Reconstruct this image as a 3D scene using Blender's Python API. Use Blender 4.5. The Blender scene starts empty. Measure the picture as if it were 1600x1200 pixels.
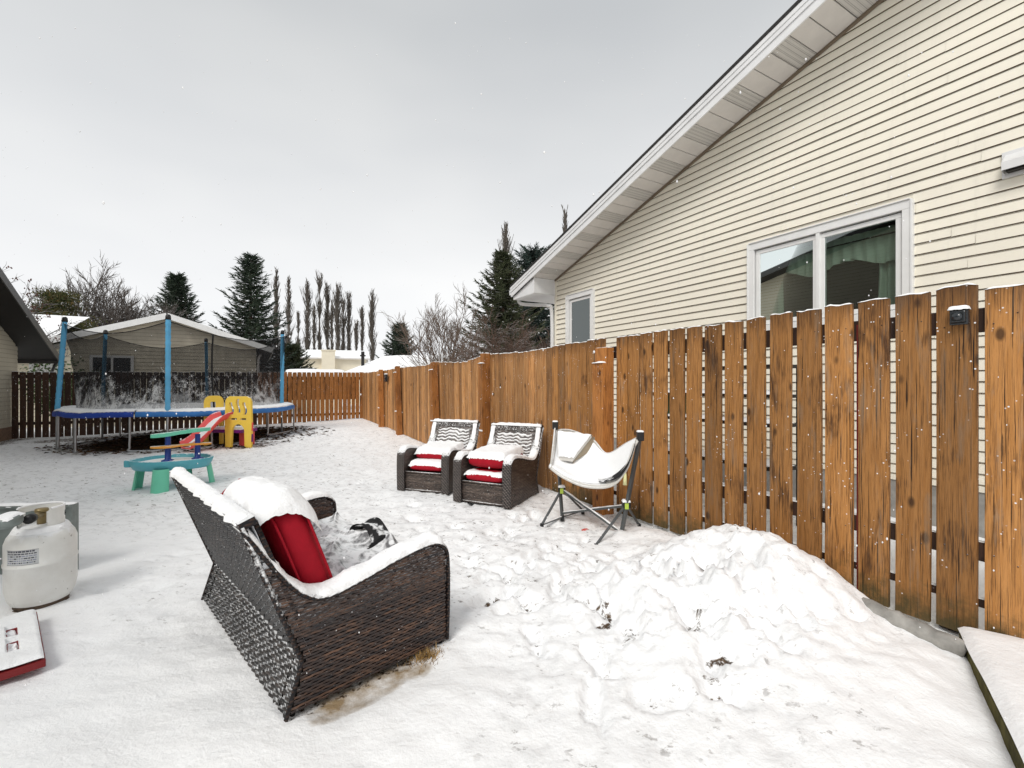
import bpy, math, random
import numpy as np
from mathutils import Vector, Matrix, noise
from mathutils.geometry import tessellate_polygon
random.seed(7); rng = np.random.default_rng(7)
SC = bpy.context.scene
COL = SC.collection
R = math.radians
CZ = 1.35                       # camera height
F = 711.0
TH = math.atan2(.4902, .8716); CT, ST = math.cos(TH), math.sin(TH)

def W(p, s, z=0.0):             # yard frame (p to the right of the yard axis, s along it) -> world
    return Vector((CT*p - ST*s, ST*p + CT*s, z))
def yard(x, y): return (CT*x + ST*y, -ST*x + CT*y)
def at(u, v, Y):                # a point of the place measured off the photograph at a known distance
    return Vector(((u-800)/F*Y, Y, CZ - (v-600)/F*Y))

# ------------------------------------------------------------------ mesh builder
class MB:
    def __init__(s): s.v=[]; s.f=[]; s.m=[]; s.uv=[]; s.sm=[]
    def add(s, verts, faces, m=0, uv=None, smooth=True):
        o=len(s.v); s.v.extend([tuple(p) for p in verts])
        for f in faces:
            s.f.append([i+o for i in f]); s.m.append(m); s.sm.append(smooth)
            s.uv.append([uv[i] for i in f] if uv is not None else None)
    def box(s, x0,x1,y0,y1,z0,z1, m=0, M=None):
        vs=[Vector((x,y,z)) for x in (x0,x1) for y in (y0,y1) for z in (z0,z1)]
        if M is not None: vs=[M@p for p in vs]
        fs=[(0,1,3,2),(4,6,7,5),(0,4,5,1),(2,3,7,6),(0,2,6,4),(1,5,7,3)]
        s.add(vs,fs,m,None,False)
    def beam(s, a, b, w, h, m=0, up=(0,0,1)):
        a=Vector(a); b=Vector(b); d=(b-a); L=d.length; d.normalize()
        x=d.cross(Vector(up)); 
        if x.length<1e-4: x=d.cross(Vector((1,0,0)))
        x.normalize(); y=x.cross(d).normalized()
        M=Matrix((x,y,d)).transposed().to_4x4(); M.translation=a
        s.box(-w/2,w/2,-h/2,h/2,0,L,m,M)
    def tube(s, pts, r, n=8, m=0, cap=True, closed=False, smooth=True):
        pts=[Vector(p) for p in pts]; N=len(pts)
        if not hasattr(r,'__len__'): r=[r]*N
        vs=[]; prev=None
        for i,p in enumerate(pts):
            if closed: t=pts[(i+1)%N]-pts[i-1]
            else: t=(pts[min(i+1,N-1)]-pts[max(i-1,0)])
            if t.length<1e-9: t=Vector((0,0,1))
            t.normalize()
            if prev is None:
                a=Vector((0,0,1)) if abs(t.z)<.9 else Vector((1,0,0))
                x=t.cross(a).normalized()
            else:
                x=(prev-t*prev.dot(t))
                x = x.normalized() if x.length>1e-6 else t.orthogonal().normalized()
            prev=x; y=t.cross(x)
            for k in range(n):
                an=2*math.pi*k/n
                vs.append(p+(x*math.cos(an)+y*math.sin(an))*r[i])
        fs=[]
        for i in range(N if closed else N-1):
            j=(i+1)%N
            for k in range(n):
                k2=(k+1)%n
                fs.append((i*n+k,i*n+k2,j*n+k2,j*n+k))
        if cap and not closed:
            fs.append(tuple(range(n-1,-1,-1))); fs.append(tuple((N-1)*n+k for k in range(n)))
        s.add(vs,fs,m,None,smooth)
    def sweep(s, pts, sec, side, m=0, smooth=False, cap=True):
        """section points (a,b): a along side (fixed vector or per point), b along the path normal"""
        pts=[Vector(p) for p in pts]; N=len(pts); n=len(sec); vs=[]
        for i,p in enumerate(pts):
            t=(pts[min(i+1,N-1)]-pts[max(i-1,0)]).normalized()
            sd=Vector(side[i] if hasattr(side[0],'__len__') else side)
            sd=(sd-t*sd.dot(t)).normalized(); nr=sd.cross(t).normalized()
            se = sec(i) if callable(sec) else sec
            for a,b in se: vs.append(p+sd*a+nr*b)
        fs=[]
        for i in range(N-1):
            for k in range(n):
                k2=(k+1)%n; fs.append((i*n+k,i*n+k2,(i+1)*n+k2,(i+1)*n+k))
        if cap: fs.append(tuple(range(n-1,-1,-1))); fs.append(tuple((N-1)*n+k for k in range(n)))
        s.add(vs,fs,m,None,smooth)
    def grid(s, P, nu, nv, m=0, uv=None, smooth=True, closeu=False):
        vs=[];uvs=[]
        for j in range(nv+1):
            for i in range(nu+1):
                vs.append(P(i/nu,j/nv)); uvs.append(uv(i/nu,j/nv) if uv else (i/nu,j/nv))
        fs=[(j*(nu+1)+i,j*(nu+1)+i+1,(j+1)*(nu+1)+i+1,(j+1)*(nu+1)+i) for j in range(nv) for i in range(nu)]
        s.add(vs,fs,m,uvs,smooth)
    def poly(s, loops, T, th, m=0, smooth=False):
        """flat outline with holes (2D loops) given thickness th; T maps (x,y,w)->point"""
        L=[[Vector((a,b,0)) for a,b in lp] for lp in loops]
        tri=tessellate_polygon(L); flat=[q for lp in L for q in lp]; n=len(flat)
        vs=[T(q.x,q.y,0) for q in flat]+[T(q.x,q.y,th) for q in flat]
        fs=[tuple(t) for t in tri]+[tuple(i+n for i in reversed(t)) for t in tri]
        o=0
        for lp in L:
            k=len(lp)
            for i in range(k):
                j=(i+1)%k; fs.append((o+i,o+j,o+j+n,o+i+n))
            o+=k
        s.add(vs,fs,m,None,smooth)
    def lathe(s, prof, c=(0,0,0), n=32, m=0, sx=1, sy=1):
        vs=[];N=len(prof)
        for r,z in prof:
            for k in range(n):
                a=2*math.pi*k/n; vs.append((c[0]+r*math.cos(a)*sx,c[1]+r*math.sin(a)*sy,c[2]+z))
        fs=[(i*n+k,i*n+(k+1)%n,(i+1)*n+(k+1)%n,(i+1)*n+k) for i in range(N-1) for k in range(n)]
        s.add(vs,fs,m)
    def build(s, name, mats, parent=None, bevel=0, subsurf=0, recalc=True, loc=None, autosm=None):
        me=bpy.data.meshes.new(name); me.from_pydata(s.v,[],s.f)
        if not isinstance(mats,(list,tuple)): mats=[mats]
        for mt in mats: me.materials.append(mt)
        me.polygons.foreach_set('material_index',s.m)
        me.polygons.foreach_set('use_smooth',s.sm)
        if any(u is not None for u in s.uv):
            l=me.uv_layers.new(name='UVMap'); flat=[]
            for f,u in zip(s.f,s.uv):
                for k in range(len(f)): flat.extend(u[k] if u is not None else (0,0))
            l.data.foreach_set('uv',flat)
        me.update(); me.validate()
        if recalc:
            import bmesh
            bm=bmesh.new(); bm.from_mesh(me); bmesh.ops.recalc_face_normals(bm,faces=bm.faces); bm.to_mesh(me); bm.free()
        o=bpy.data.objects.new(name,me); COL.objects.link(o)
        if parent is not None: o.parent=parent
        if loc is not None: o.location=loc
        if bevel:
            b=o.modifiers.new('bevel','BEVEL'); b.width=bevel; b.segments=2; b.limit_method='ANGLE'
        if subsurf:
            b=o.modifiers.new('sub','SUBSURF'); b.levels=subsurf; b.render_levels=subsurf
        return o

def tag(o, label=None, cat=None, group=None, kind=None):
    if label: o['label']=label
    if cat: o['category']=cat
    if group: o['group']=group
    if kind: o['kind']=kind
    return o
def thing(name, label, cat, loc=(0,0,0), rz=0.0, group=None):
    o=bpy.data.objects.new(name,None); COL.objects.link(o)
    o.location=loc; o.rotation_euler=(0,0,rz); o.empty_display_size=.1
    return tag(o,label,cat,group)
def copy_tree(o, parent=None):
    c=o.copy(); COL.objects.link(c); c.parent=parent
    for ch in list(o.children): copy_tree(ch,c)
    return c
def nz(x,y,z=0.0,s=1.0): return noise.noise(Vector((x*s,y*s,z*s)))
def fbm(x,y,z=0.0,s=1.0,o=3):
    a=0;k=1;t=0
    for i in range(o): a+=k*noise.noise(Vector((x*s+7.3*i,y*s,z*s))); t+=k; s*=2.1; k*=.5
    return a/t
def sst(a,b,x): 
    t=min(1,max(0,(x-a)/(b-a))); return t*t*(3-2*t)
def interp(pts,x):
    if x<=pts[0][0]: return pts[0][1]
    for (a,b),(c,d) in zip(pts,pts[1:]):
        if x<=c: return b+(d-b)*(x-a)/(c-a+1e-9)
    return pts[-1][1]
def smooth_path(pts, n=6):
    pts=[Vector(p) for p in pts]; out=[]
    for i in range(len(pts)-1):
        p0=pts[max(i-1,0)];p1=pts[i];p2=pts[i+1];p3=pts[min(i+2,len(pts)-1)]
        for k in range(n):
            t=k/n
            out.append(.5*((2*p1)+(p2-p0)*t+(2*p0-5*p1+4*p2-p3)*t*t+(3*p1-p0-3*p2+p3)*t*t*t))
    out.append(pts[-1]); return out

# ------------------------------------------------------------------ materials
class NT:
    def __init__(s,name):
        s.mat=bpy.data.materials.new(name); s.mat.use_nodes=True; s.t=s.mat.node_tree; s.t.nodes.clear()
        s.out=s.n('ShaderNodeOutputMaterial'); s.b=s.n('ShaderNodeBsdfPrincipled'); s.l(s.b.outputs[0],s.out.inputs[0])
    def n(s,t,**k):
        x=s.t.nodes.new(t)
        for a,b in k.items(): setattr(x,a,b)
        return x
    def l(s,a,b): s.t.links.new(a,b)
    def put(s,inp,val):
        if isinstance(val,bpy.types.NodeSocket): s.l(val,inp)
        else:
            if hasattr(val,'__len__') and len(val)==3 and len(inp.default_value)==4: val=(*val,1)
            inp.default_value=val
    def tc(s,kind='Object'): return s.n('ShaderNodeTexCoord').outputs[kind]
    def mapping(s,vec,scale=(1,1,1),loc=(0,0,0),rot=(0,0,0)):
        m=s.n('ShaderNodeMapping'); s.l(vec,m.inputs[0]); m.inputs['Scale'].default_value=scale; m.inputs['Rotation'].default_value=rot
        s.put(m.inputs['Location'],loc); return m.outputs[0]
    def noise(s,vec,scale=5,detail=4,rough=.55,dist=0,out='Fac'):
        x=s.n('ShaderNodeTexNoise'); s.l(vec,x.inputs['Vector']); x.inputs['Scale'].default_value=scale; x.inputs['Detail'].default_value=detail
        x.inputs['Roughness'].default_value=rough; x.inputs['Distortion'].default_value=dist; return x.outputs[out]
    def ramp(s,fac,stops,interp='LINEAR'):
        x=s.n('ShaderNodeValToRGB'); s.l(fac,x.inputs[0]); cr=x.color_ramp; cr.interpolation=interp
        while len(cr.elements)<len(stops): cr.elements.new(.5)
        for e,(p,c) in zip(cr.elements,stops):
            e.position=p; e.color=(c,c,c,1) if not hasattr(c,'__len__') else (*c,1)
        return x.outputs[0]
    def mix(s,f,a,b,mode='MIX'):
        x=s.n('ShaderNodeMix',data_type='RGBA',blend_type=mode); s.put(x.inputs[0],f); s.put(x.inputs[6],a); s.put(x.inputs[7],b); return x.outputs[2]
    def math(s,op,a,b=0.0,clamp=False):
        x=s.n('ShaderNodeMath',operation=op,use_clamp=clamp); s.put(x.inputs[0],a); s.put(x.inputs[1],b); return x.outputs[0]
    def sep(s,vec):
        x=s.n('ShaderNodeSeparateXYZ'); s.l(vec,x.inputs[0]); return x.outputs
    def bump(s,h,strength=.3,dist=.01,prev=None):
        x=s.n('ShaderNodeBump'); s.l(h,x.inputs['Height']); x.inputs['Strength'].default_value=strength; x.inputs['Distance'].default_value=dist
        if prev is not None: s.l(prev,x.inputs['Normal'])
        return x.outputs[0]
    def fin(s,col=None,rough=.6,normal=None,spec=.4,metal=0,**k):
        if col is not None: s.put(s.b.inputs['Base Color'],col)
        s.put(s.b.inputs['Roughness'],rough); s.b.inputs['Specular IOR Level'].default_value=spec; s.put(s.b.inputs['Metallic'],metal)
        if normal is not None: s.l(normal,s.b.inputs['Normal'])
        for a,b in k.items(): s.put(s.b.inputs[a.replace('_',' ')],b)
        return s.mat
    def snowtop(s,col,lo=.35,hi=.75,amt=1.0,nscale=30,snow=(.86,.87,.88),coord=None):
        """snow lying on the faces that look up"""
        g=s.n('ShaderNodeNewGeometry'); z=s.sep(g.outputs['Normal'])[2]
        nn=s.noise(coord or s.tc('Object'),nscale,3)
        f=s.math('ADD',z,s.math('MULTIPLY',s.math('SUBTRACT',nn,.5),1.1))
        f=s.math('MULTIPLY',s.ramp(f,[(lo,0),(hi,1)]),amt)
        return s.mix(f,col,snow)

M={}
def plain(name,col,rough=.5,spec=.4,metal=0,var=.12,vs=6,bump=0,bs=40):
    t=NT(name); o=t.tc(); n=t.noise(o,vs,5)
    c=t.mix(t.ramp(n,[(.3,0),(.7,1)]),tuple(x*(1-var) for x in col),tuple(min(1,x*(1+var)) for x in col))
    nr=t.bump(t.noise(o,bs,3),bump,.004) if bump else None
    M[name]=t.fin(c,rough,nr,spec,metal); return M[name]

def snow_mat(name,dirt=False):
    t=NT(name); o=t.tc('Object')
    n1=t.noise(o,9,6,.6); n2=t.noise(o,55,4,.6); n3=t.noise(o,260,2,.6)
    h=t.math('ADD',t.math('MULTIPLY',n1,.7),t.math('ADD',t.math('MULTIPLY',n2,.22),t.math('MULTIPLY',n3,.05)))
    nr=t.bump(h,.55 if dirt else .9,.035 if dirt else .02)
    col=t.mix(n1,(.93,.94,.955),(.965,.965,.965))
    if dirt:
        a=t.n('ShaderNodeAttribute',attribute_name='dirt'); dv=a.outputs['Fac']  # bare dirt plus the painted shade under the trampoline
        nd=t.noise(t.mapping(o,(1,1,.3)),26,6,.72); nd2=t.noise(o,5.5,4,.6)
        dirtcol=t.ramp(t.noise(o,34,5,.7),[(.3,(.018,.012,.008)),(.55,(.09,.055,.03)),(.75,(.25,.17,.09))])
        f=t.math('ADD',dv,t.math('MULTIPLY',t.math('SUBTRACT',nd,.5),1.5))
        f=t.ramp(f,[(.5,0),(.62,1)])
        # litter and grass tips poking through everywhere
        sp=t.noise(t.mapping(o,(1,1.6,1),rot=(0,0,.6)),17,5,.68)
        sf=t.math('MULTIPLY',t.ramp(sp,[(.585,0),(.64,1)]),t.ramp(nd2,[(.42,0),(.58,.9)]))
        b=t.n('ShaderNodeAttribute',attribute_name='trod'); sf=t.math('MULTIPLY',sf,b.outputs['Fac'])
        f=t.math('MAXIMUM',f,sf)
        gm=t.noise(t.mapping(o,(1,1.35,1),rot=(0,0,.4)),8.5,5,.62,.5); gf=t.math('MULTIPLY',t.math('MULTIPLY',t.ramp(gm,[(.50,0),(.64,1)]),b.outputs['Fac']),.42)  # grey of thin trodden snow; on the heap it paints in shading
        col=t.mix(gf,col,(.50,.50,.50))
        ice=t.n('ShaderNodeAttribute',attribute_name='ice').outputs['Fac']
        fi=t.ramp(t.math('ADD',ice,t.math('MULTIPLY',t.math('SUBTRACT',n1,.5),1.1)),[(.40,0),(.85,1)])
        col=t.mix(fi,col,(.34,.25,.15))
        col=t.mix(f,col,dirtcol)
    rg=t.mix(fi,(.65,.65,.65),(.22,.22,.22)) if dirt else .65
    M[name]=t.fin(col,rg,nr,.25); return M[name]
snow_mat('snow'); snow_mat('ground_snow',True)

def wood_mat(name,base,dark,light,grain=1.0,moss=True,wet=.0,stain=.5,topdark=True,vr=.36,grey=0):
    t=NT(name); o=t.tc('Object'); oi=t.n('ShaderNodeObjectInfo').outputs['Random']
    off=t.math('MULTIPLY',oi,37.0)
    cv=t.n('ShaderNodeCombineXYZ'); t.l(off,cv.inputs[0]); t.l(off,cv.inputs[2])
    add=t.n('ShaderNodeVectorMath',operation='ADD'); t.l(o,add.inputs[0]); t.l(cv.outputs[0],add.inputs[1]); v=add.outputs[0]
    g=t.noise(t.mapping(v,(9,9,.55)),4.0,6,.62,.9)
    g2=t.noise(t.mapping(v,(52,52,1.3)),5,5,.65,.4)
    blot=t.noise(t.mapping(v,(2.2,2.2,.9)),1.7,4,.6,.6)
    kn=t.n('ShaderNodeTexVoronoi',feature='F1'); t.l(t.mapping(v,(6.5,6.5,3.4)),kn.inputs['Vector']); kn.inputs['Scale'].default_value=1.0
    knot=t.ramp(t.math('ADD',kn.outputs['Distance'],t.math('MULTIPLY',t.math('SUBTRACT',g2,.5),.10)),[(.08,1),(.15,0)])
    c=t.mix(t.ramp(g,[(.35,0),(.7,1)]),base,light)
    c=t.mix(t.math('MULTIPLY',t.ramp(g2,[(.5,0),(.62,1)]),.55*grain),c,dark)
    c=t.mix(t.math('MULTIPLY',t.ramp(t.math('ADD',blot,t.math('MULTIPLY',t.math('SUBTRACT',g2,.5),.55)),[(.55,0),(.68,1)]),stain*1.2),c,dark)
    cr=t.noise(t.mapping(v,(42,42,.5)),3.1,4,.55,.3)
    c=t.mix(t.math('MULTIPLY',t.ramp(cr,[(.605,0),(.635,1)]),min(1,1.2*grain)),c,tuple(x*.35 for x in dark))
    c=t.mix(t.math('MULTIPLY',knot,.85),c,tuple(x*.6 for x in dark))
    if grey:
        gn=t.noise(t.mapping(v,(7,7,.8)),2.6,5,.65,.7); c=t.mix(t.math('MULTIPLY',t.ramp(gn,[(.54,0),(.68,1)]),grey),c,(.26,.19,.13))
    # per board tone
    hv=t.n('ShaderNodeHueSaturation'); t.l(c,hv.inputs['Color']); t.l(t.math('ADD',t.math('MULTIPLY',oi,vr),1-vr/2),hv.inputs['Value'])
    c=hv.outputs[0]; z=t.sep(o)[2]
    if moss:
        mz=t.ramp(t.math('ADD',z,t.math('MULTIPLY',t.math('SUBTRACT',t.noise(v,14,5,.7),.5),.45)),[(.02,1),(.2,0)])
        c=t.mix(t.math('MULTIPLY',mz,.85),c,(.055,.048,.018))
    if topdark:
        tz=t.ramp(t.math('ADD',t.math('SUBTRACT',z,1.0),t.math('MULTIPLY',t.math('SUBTRACT',g2,.5),.35)),[(.66,0),(.85,1)])
        c=t.mix(t.math('MULTIPLY',tz,.7),c,tuple(x*.9 for x in dark))
    # stuck flakes
    fl=t.n('ShaderNodeTexVoronoi',feature='F1'); t.l(v,fl.inputs['Vector']); fl.inputs['Scale'].default_value=34
    fk=t.math('MULTIPLY',t.ramp(fl.outputs['Distance'],[(.11,1),(.16,0)]),t.ramp(t.noise(v,6,3),[(.52,0),(.60,1)]))
    c=t.mix(fk,c,(.85,.86,.88))
    c=t.snowtop(c,.55,.8,1.0,40)
    nr=t.bump(t.math('ADD',g,t.math('MULTIPLY',g2,.8)),.5,.006)
    M[name]=t.fin(c,.62-wet,nr,.3); return M[name]
wood_mat('picket_wood',(.34,.150,.040),(.060,.025,.010),(.45,.215,.070),stain=.8,grain=.9,grey=.5,vr=.6)
wood_mat('old_board_wood',(.43,.19,.058),(.10,.042,.016),(.60,.33,.14),moss=False,stain=.45,grain=.9,vr=.75,grey=.3)
wood_mat('post_wood',(.46,.185,.046),(.09,.030,.010),(.44,.18,.05),moss=False,topdark=False,stain=.4)
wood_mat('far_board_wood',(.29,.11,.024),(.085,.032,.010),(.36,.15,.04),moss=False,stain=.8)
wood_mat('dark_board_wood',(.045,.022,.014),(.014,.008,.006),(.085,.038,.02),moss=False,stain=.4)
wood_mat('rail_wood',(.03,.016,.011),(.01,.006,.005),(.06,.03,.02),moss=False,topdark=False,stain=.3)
# ------------------------------------------------------------------ world, sun, camera
SUN_EL, SUN_AZ = R(46), R(207)   # azimuth clockwise from +Y
def make_world():
    w=bpy.data.worlds.new('World'); SC.world=w; w.use_nodes=True; t=w.node_tree; t.nodes.clear()
    out=t.nodes.new('ShaderNodeOutputWorld'); bg=t.nodes.new('ShaderNodeBackground'); t.links.new(bg.outputs[0],out.inputs[0])
    sky=t.nodes.new('ShaderNodeTexSky'); sky.sky_type='NISHITA'; sky.sun_disc=False; sky.sun_elevation=SUN_EL; sky.sun_rotation=SUN_AZ
    sky.air_density=1; sky.dust_density=6; sky.ozone_density=1
    hs=t.nodes.new('ShaderNodeHueSaturation'); hs.inputs['Saturation'].default_value=.12; t.links.new(sky.outputs[0],hs.inputs['Color'])
    tc=t.nodes.new('ShaderNodeTexCoord'); mp=t.nodes.new('ShaderNodeMapping'); mp.inputs['Scale'].default_value=(1,1,2.6)
    t.links.new(tc.outputs['Generated'],mp.inputs[0])
    nn=t.nodes.new('ShaderNodeTexNoise'); nn.inputs['Scale'].default_value=1.5; nn.inputs['Detail'].default_value=3; nn.inputs['Roughness'].default_value=.5
    t.links.new(mp.outputs[0],nn.inputs['Vector'])
    sp=t.nodes.new('ShaderNodeSeparateXYZ'); t.links.new(tc.outputs['Generated'],sp.inputs[0])
    # the overcast layer: brighter low down, greyer overhead
    rp=t.nodes.new('ShaderNodeValToRGB'); t.links.new(sp.outputs[2],rp.inputs[0]); e=rp.color_ramp.elements
    e[0].position=0; e[0].color=(8.1,8.2,8.3,1); e[1].position=.62; e[1].color=(5.0,5.14,5.22,1)
    x=rp.color_ramp.elements.new(.22); x.color=(7.5,7.58,7.64,1)
    r2=t.nodes.new('ShaderNodeValToRGB'); t.links.new(nn.outputs[0],r2.inputs[0]); e=r2.color_ramp.elements
    e[0].position=.3; e[0].color=(.90,.91,.93,1); e[1].position=.7; e[1].color=(1.06,1.055,1.05,1)
    mu=t.nodes.new('ShaderNodeMix'); mu.data_type='RGBA'; mu.blend_type='MULTIPLY'; mu.inputs[0].default_value=1
    t.links.new(rp.outputs[0],mu.inputs[6]); t.links.new(r2.outputs[0],mu.inputs[7])
    mi=t.nodes.new('ShaderNodeMix'); mi.data_type='RGBA'; mi.inputs[0].default_value=.88
    t.links.new(hs.outputs[0],mi.inputs[6]); t.links.new(mu.outputs[2],mi.inputs[7]); t.links.new(mi.outputs[2],bg.inputs[0])
    bg.inputs[1].default_value=.1
make_world()
sl=bpy.data.lights.new('sun','SUN'); sl.energy=1.45; sl.angle=R(24); sl.color=(1,.97,.92)
so=bpy.data.objects.new('sun',sl); COL.objects.link(so)
sd=Vector((math.sin(SUN_AZ)*math.cos(SUN_EL),math.cos(SUN_AZ)*math.cos(SUN_EL),math.sin(SUN_EL)))
so.rotation_euler=sd.to_track_quat('Z','Y').to_euler(); so.location=sd*50
cam=bpy.data.cameras.new('camera'); co=bpy.data.objects.new('camera',cam); COL.objects.link(co)
cam.lens=16.0; cam.sensor_width=36; cam.clip_start=.05; cam.clip_end=2000
co.location=(0,0,CZ); co.rotation_euler=(R(90),0,0); SC.camera=co
SC.view_settings.view_transform='Standard'; SC.view_settings.look='None'; SC.view_settings.exposure=.40; SC.view_settings.gamma=1
SC.render.engine='CYCLES'; SC.cycles.max_bounces=6; SC.cycles.transparent_max_bounces=12; SC.cycles.use_denoising=True

# ------------------------------------------------------------------ the snowy ground
_perm=rng.integers(0,1<<16,size=(256,256))/65536.0
def vn(x,y):
    xi=np.floor(x).astype(int); yi=np.floor(y).astype(int); fx=x-xi; fy=y-yi
    fx=fx*fx*(3-2*fx); fy=fy*fy*(3-2*fy)
    g=lambda a,b:_perm[a%256,b%256]
    return (g(xi,yi)*(1-fx)+g(xi+1,yi)*fx)*(1-fy)+(g(xi,yi+1)*(1-fx)+g(xi+1,yi+1)*fx)*fy-.5
def nf(x,y,s,o=4,g=.5):
    r=0;k=1
    for i in range(o): r=r+k*vn(x*s+13.7*i,y*s+5.1*i); s*=2.07;k*=g
    return r
def nss(a,b,x):
    t=np.clip((x-a)/(b-a),0,1); return t*t*(3-2*t)
def base_h(x,y):
    p=CT*x+ST*y; s=-ST*x+CT*y
    z=-.08*nss(-4.5,-8,x)*nss(6.5,10,y)
    z=z+.12*nss(8,15,s)*nss(-5.5,0,p)*(1-nss(16.8,18,s))
    ins=1-nss(3.05,3.3,p)
    # shovelled heap against the fence
    q=np.where(p<2.86,(p-2.86)/.62,(p-2.86)/.5)
    m=.335*np.exp(-q**2-((s-1.86)/.56)**4*.9)
    m=m+.03*np.exp(-((p-2.75)/.45)**2-((s-1.02)/.4)**2)+.09*np.exp(-((p-2.2)/.6)**2-((s-1.35)/.6)**2)
    m=m+.10*np.exp(-((p-2.95)/.35)**2-((s-2.75)/.35)**2)
    m=m+.07*np.exp(-((p-1.9)/.5)**2-((s-2.2)/.7)**2)
    # gentle swells and drifts
    yardin=1-nss(20,40,np.abs(s))
    z=z+ins*m
    z=z+.035*nf(x,y,.8,3)*yardin
    return z
def ground_fields(x,y):
    p=CT*x+ST*y; s=-ST*x+CT*y
    z=base_h(x,y)
    near=1-nss(10,22,np.hypot(x,y))
    heap=np.exp(-((p-2.35)/.62)**2-((s-1.85)/.62)**2)
    trod=nss(-3.2,-1.6,x-.0*y)*(1-nss(3.1,3.3,p))
    trod=np.maximum(trod,nss(3.4,4.8,y))
    z=z+near*(.022*nf(x,y,3.2,4)+.022*nf(x+.3*y,y,8,4,.6)*(.22+.78*trod)*(1-.7*(1-nss(1.6,2.6,y))*(1-.6*nss(-.3,.2,x)))+.010*np.abs(nf(x,y,15,3))*trod*nss(1.8,2.8,y))
    z=z+heap*(.16*nf(x,y,4.2,5,.58)-.19*np.abs(nf(x+.05*nf(x,y,9,2),y,5.5,4,.62))+.05*nf(x,y,17,3,.6)+.03)
    return z,trod,heap
def axis(lo,hi,d0,k,c):
    a=[c];d=d0
    while a[-1]<hi: d=d0+k*abs(a[-1]-c); a.append(a[-1]+d)
    b=[c]
    while b[-1]>lo: d=d0+k*abs(b[-1]-c); b.append(b[-1]-d)
    return np.array(sorted(set(b+a)))
xs=axis(-450,450,.017,.016,.4); ys=axis(-60,700,.017,.016,2.3)
X,Y=np.meshgrid(xs,ys)
Z,TROD,HEAP=ground_fields(X,Y)
P_=CT*X+ST*Y; S_=-ST*X+CT*Y
DIRT_SHADE=np.zeros_like(X)
# boot prints and paw marks pressed into the snow
def dent(cx,cy,ang,l,w,d,dirt=0):
    i0,i1=np.searchsorted(xs,[cx-l*2,cx+l*2]); j0,j1=np.searchsorted(ys,[cy-l*2,cy+l*2])
    if i1-i0<2 or j1-j0<2: return
    dx=X[j0:j1,i0:i1]-cx; dy=Y[j0:j1,i0:i1]-cy
    a=(dx*math.cos(ang)+dy*math.sin(ang))/l; b=(-dx*math.sin(ang)+dy*math.cos(ang))/w
    rr=np.sqrt(a*a+b*b)+.6*nf(X[j0:j1,i0:i1],Y[j0:j1,i0:i1],13,4,.6)
    Z[j0:j1,i0:i1]-=d*(1-nss(.65,1.05,rr)); Z[j0:j1,i0:i1]+=d*.12*np.exp(-((rr-1.15)/.15)**2)
    if dirt: DIRT_SHADE[j0:j1,i0:i1]=np.maximum(DIRT_SHADE[j0:j1,i0:i1],dirt*(1-nss(.3,1.0,rr)))
rr_=random.Random(3)
prints=[]
def trail(a,b,n,off=.11):
    a=Vector(a);b=Vector(b);d=(b-a).normalized();nn=Vector((-d.y,d.x))
    for i in range(n):
        q=a+(b-a)*(i/(n-1))+nn*(off if i%2 else -off)+Vector((rr_.uniform(-.04,.04),rr_.uniform(-.04,.04)))
        prints.append((q.x,q.y,math.atan2(d.y,d.x)+rr_.uniform(-.25,.25),.15,.055,rr_.uniform(.026,.045),rr_.choice([0,.3,.4])))
trail((.25,1.9),(.1,4.6),7); trail((.75,1.9),(-.1,3.3),5); trail((-.6,4.2),(-3.5,8.5),11); trail((.2,3.4),(-2.2,11.5),14); trail((1.2,2.2),(.4,3.6),5)
trail((-.4,6.6),(-4.6,13.5),12)
for u,v,dd in ((775,935,.62),(815,955,.5),(880,918,.45),(950,985,.7),(985,1010,.55),(1085,1005,.55),(1130,1050,.6),(1110,1080,.5),(770,940,.5),(1025,1100,.4),(730,880,.4),(860,820,.45),(945,970,.6)):
    Yd=CZ*F/(v-600); prints.append(((u-800)/F*Yd,Yd,rr_.uniform(0,3),.15,.08,.034,dd*.95))
for i in range(420):
    yy=3+9*rr_.random()**1.3; xx=rr_.uniform(-1.0*yy,.22*yy)
    prints.append((xx,yy,rr_.uniform(0,3.1),rr_.uniform(.05,.12),rr_.uniform(.03,.05),rr_.uniform(.014,.034),rr_.choice([0,0,0,.33])))
for pr in prints: dent(*pr)
# scoops and ledges in the heap
for i in range(22):
    q=W(rr_.uniform(1.8,2.8),rr_.uniform(1.2,2.5)); dent(q.x,q.y,rr_.uniform(0,3),rr_.uniform(.05,.13),rr_.uniform(.03,.06),rr_.uniform(.02,.045))
def blob(cx,cy,rx,ry,amt,ang=0):
    c,s=math.cos(ang),math.sin(ang); dx=X-cx;dy=Y-cy
    a=(dx*c+dy*s)/rx;b=(-dx*s+dy*c)/ry
    global DIRT_SHADE; DIRT_SHADE=np.maximum(DIRT_SHADE,amt*(1-nss(.45,1.15,np.hypot(a,b))))
blob(-8.0,11.1,2.5,2.35,1.0); blob(-6.6,12.5,1.1,.9,.75); blob(-7.0,10.6,1.3,1.1,.62); blob(-8.4,10.2,1.7,.9,.55); blob(-10.9,11.6,1.6,.8,.62,.5); blob(-10.0,10.4,1.1,.5,.5,.5)  # bare dirt, darkened further under the trampoline to paint in its shade
blob(-5.55,9.55,.7,.45,.6); blob(.85,4.35,.45,.4,.34); blob(.95,4.1,.25,.2,.36)
fl=((P_>3.05)&(P_<3.5)&(S_>2.6)&(S_<16.5)); DIRT_SHADE=np.where(fl,np.maximum(DIRT_SHADE,.42),DIRT_SHADE)
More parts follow.
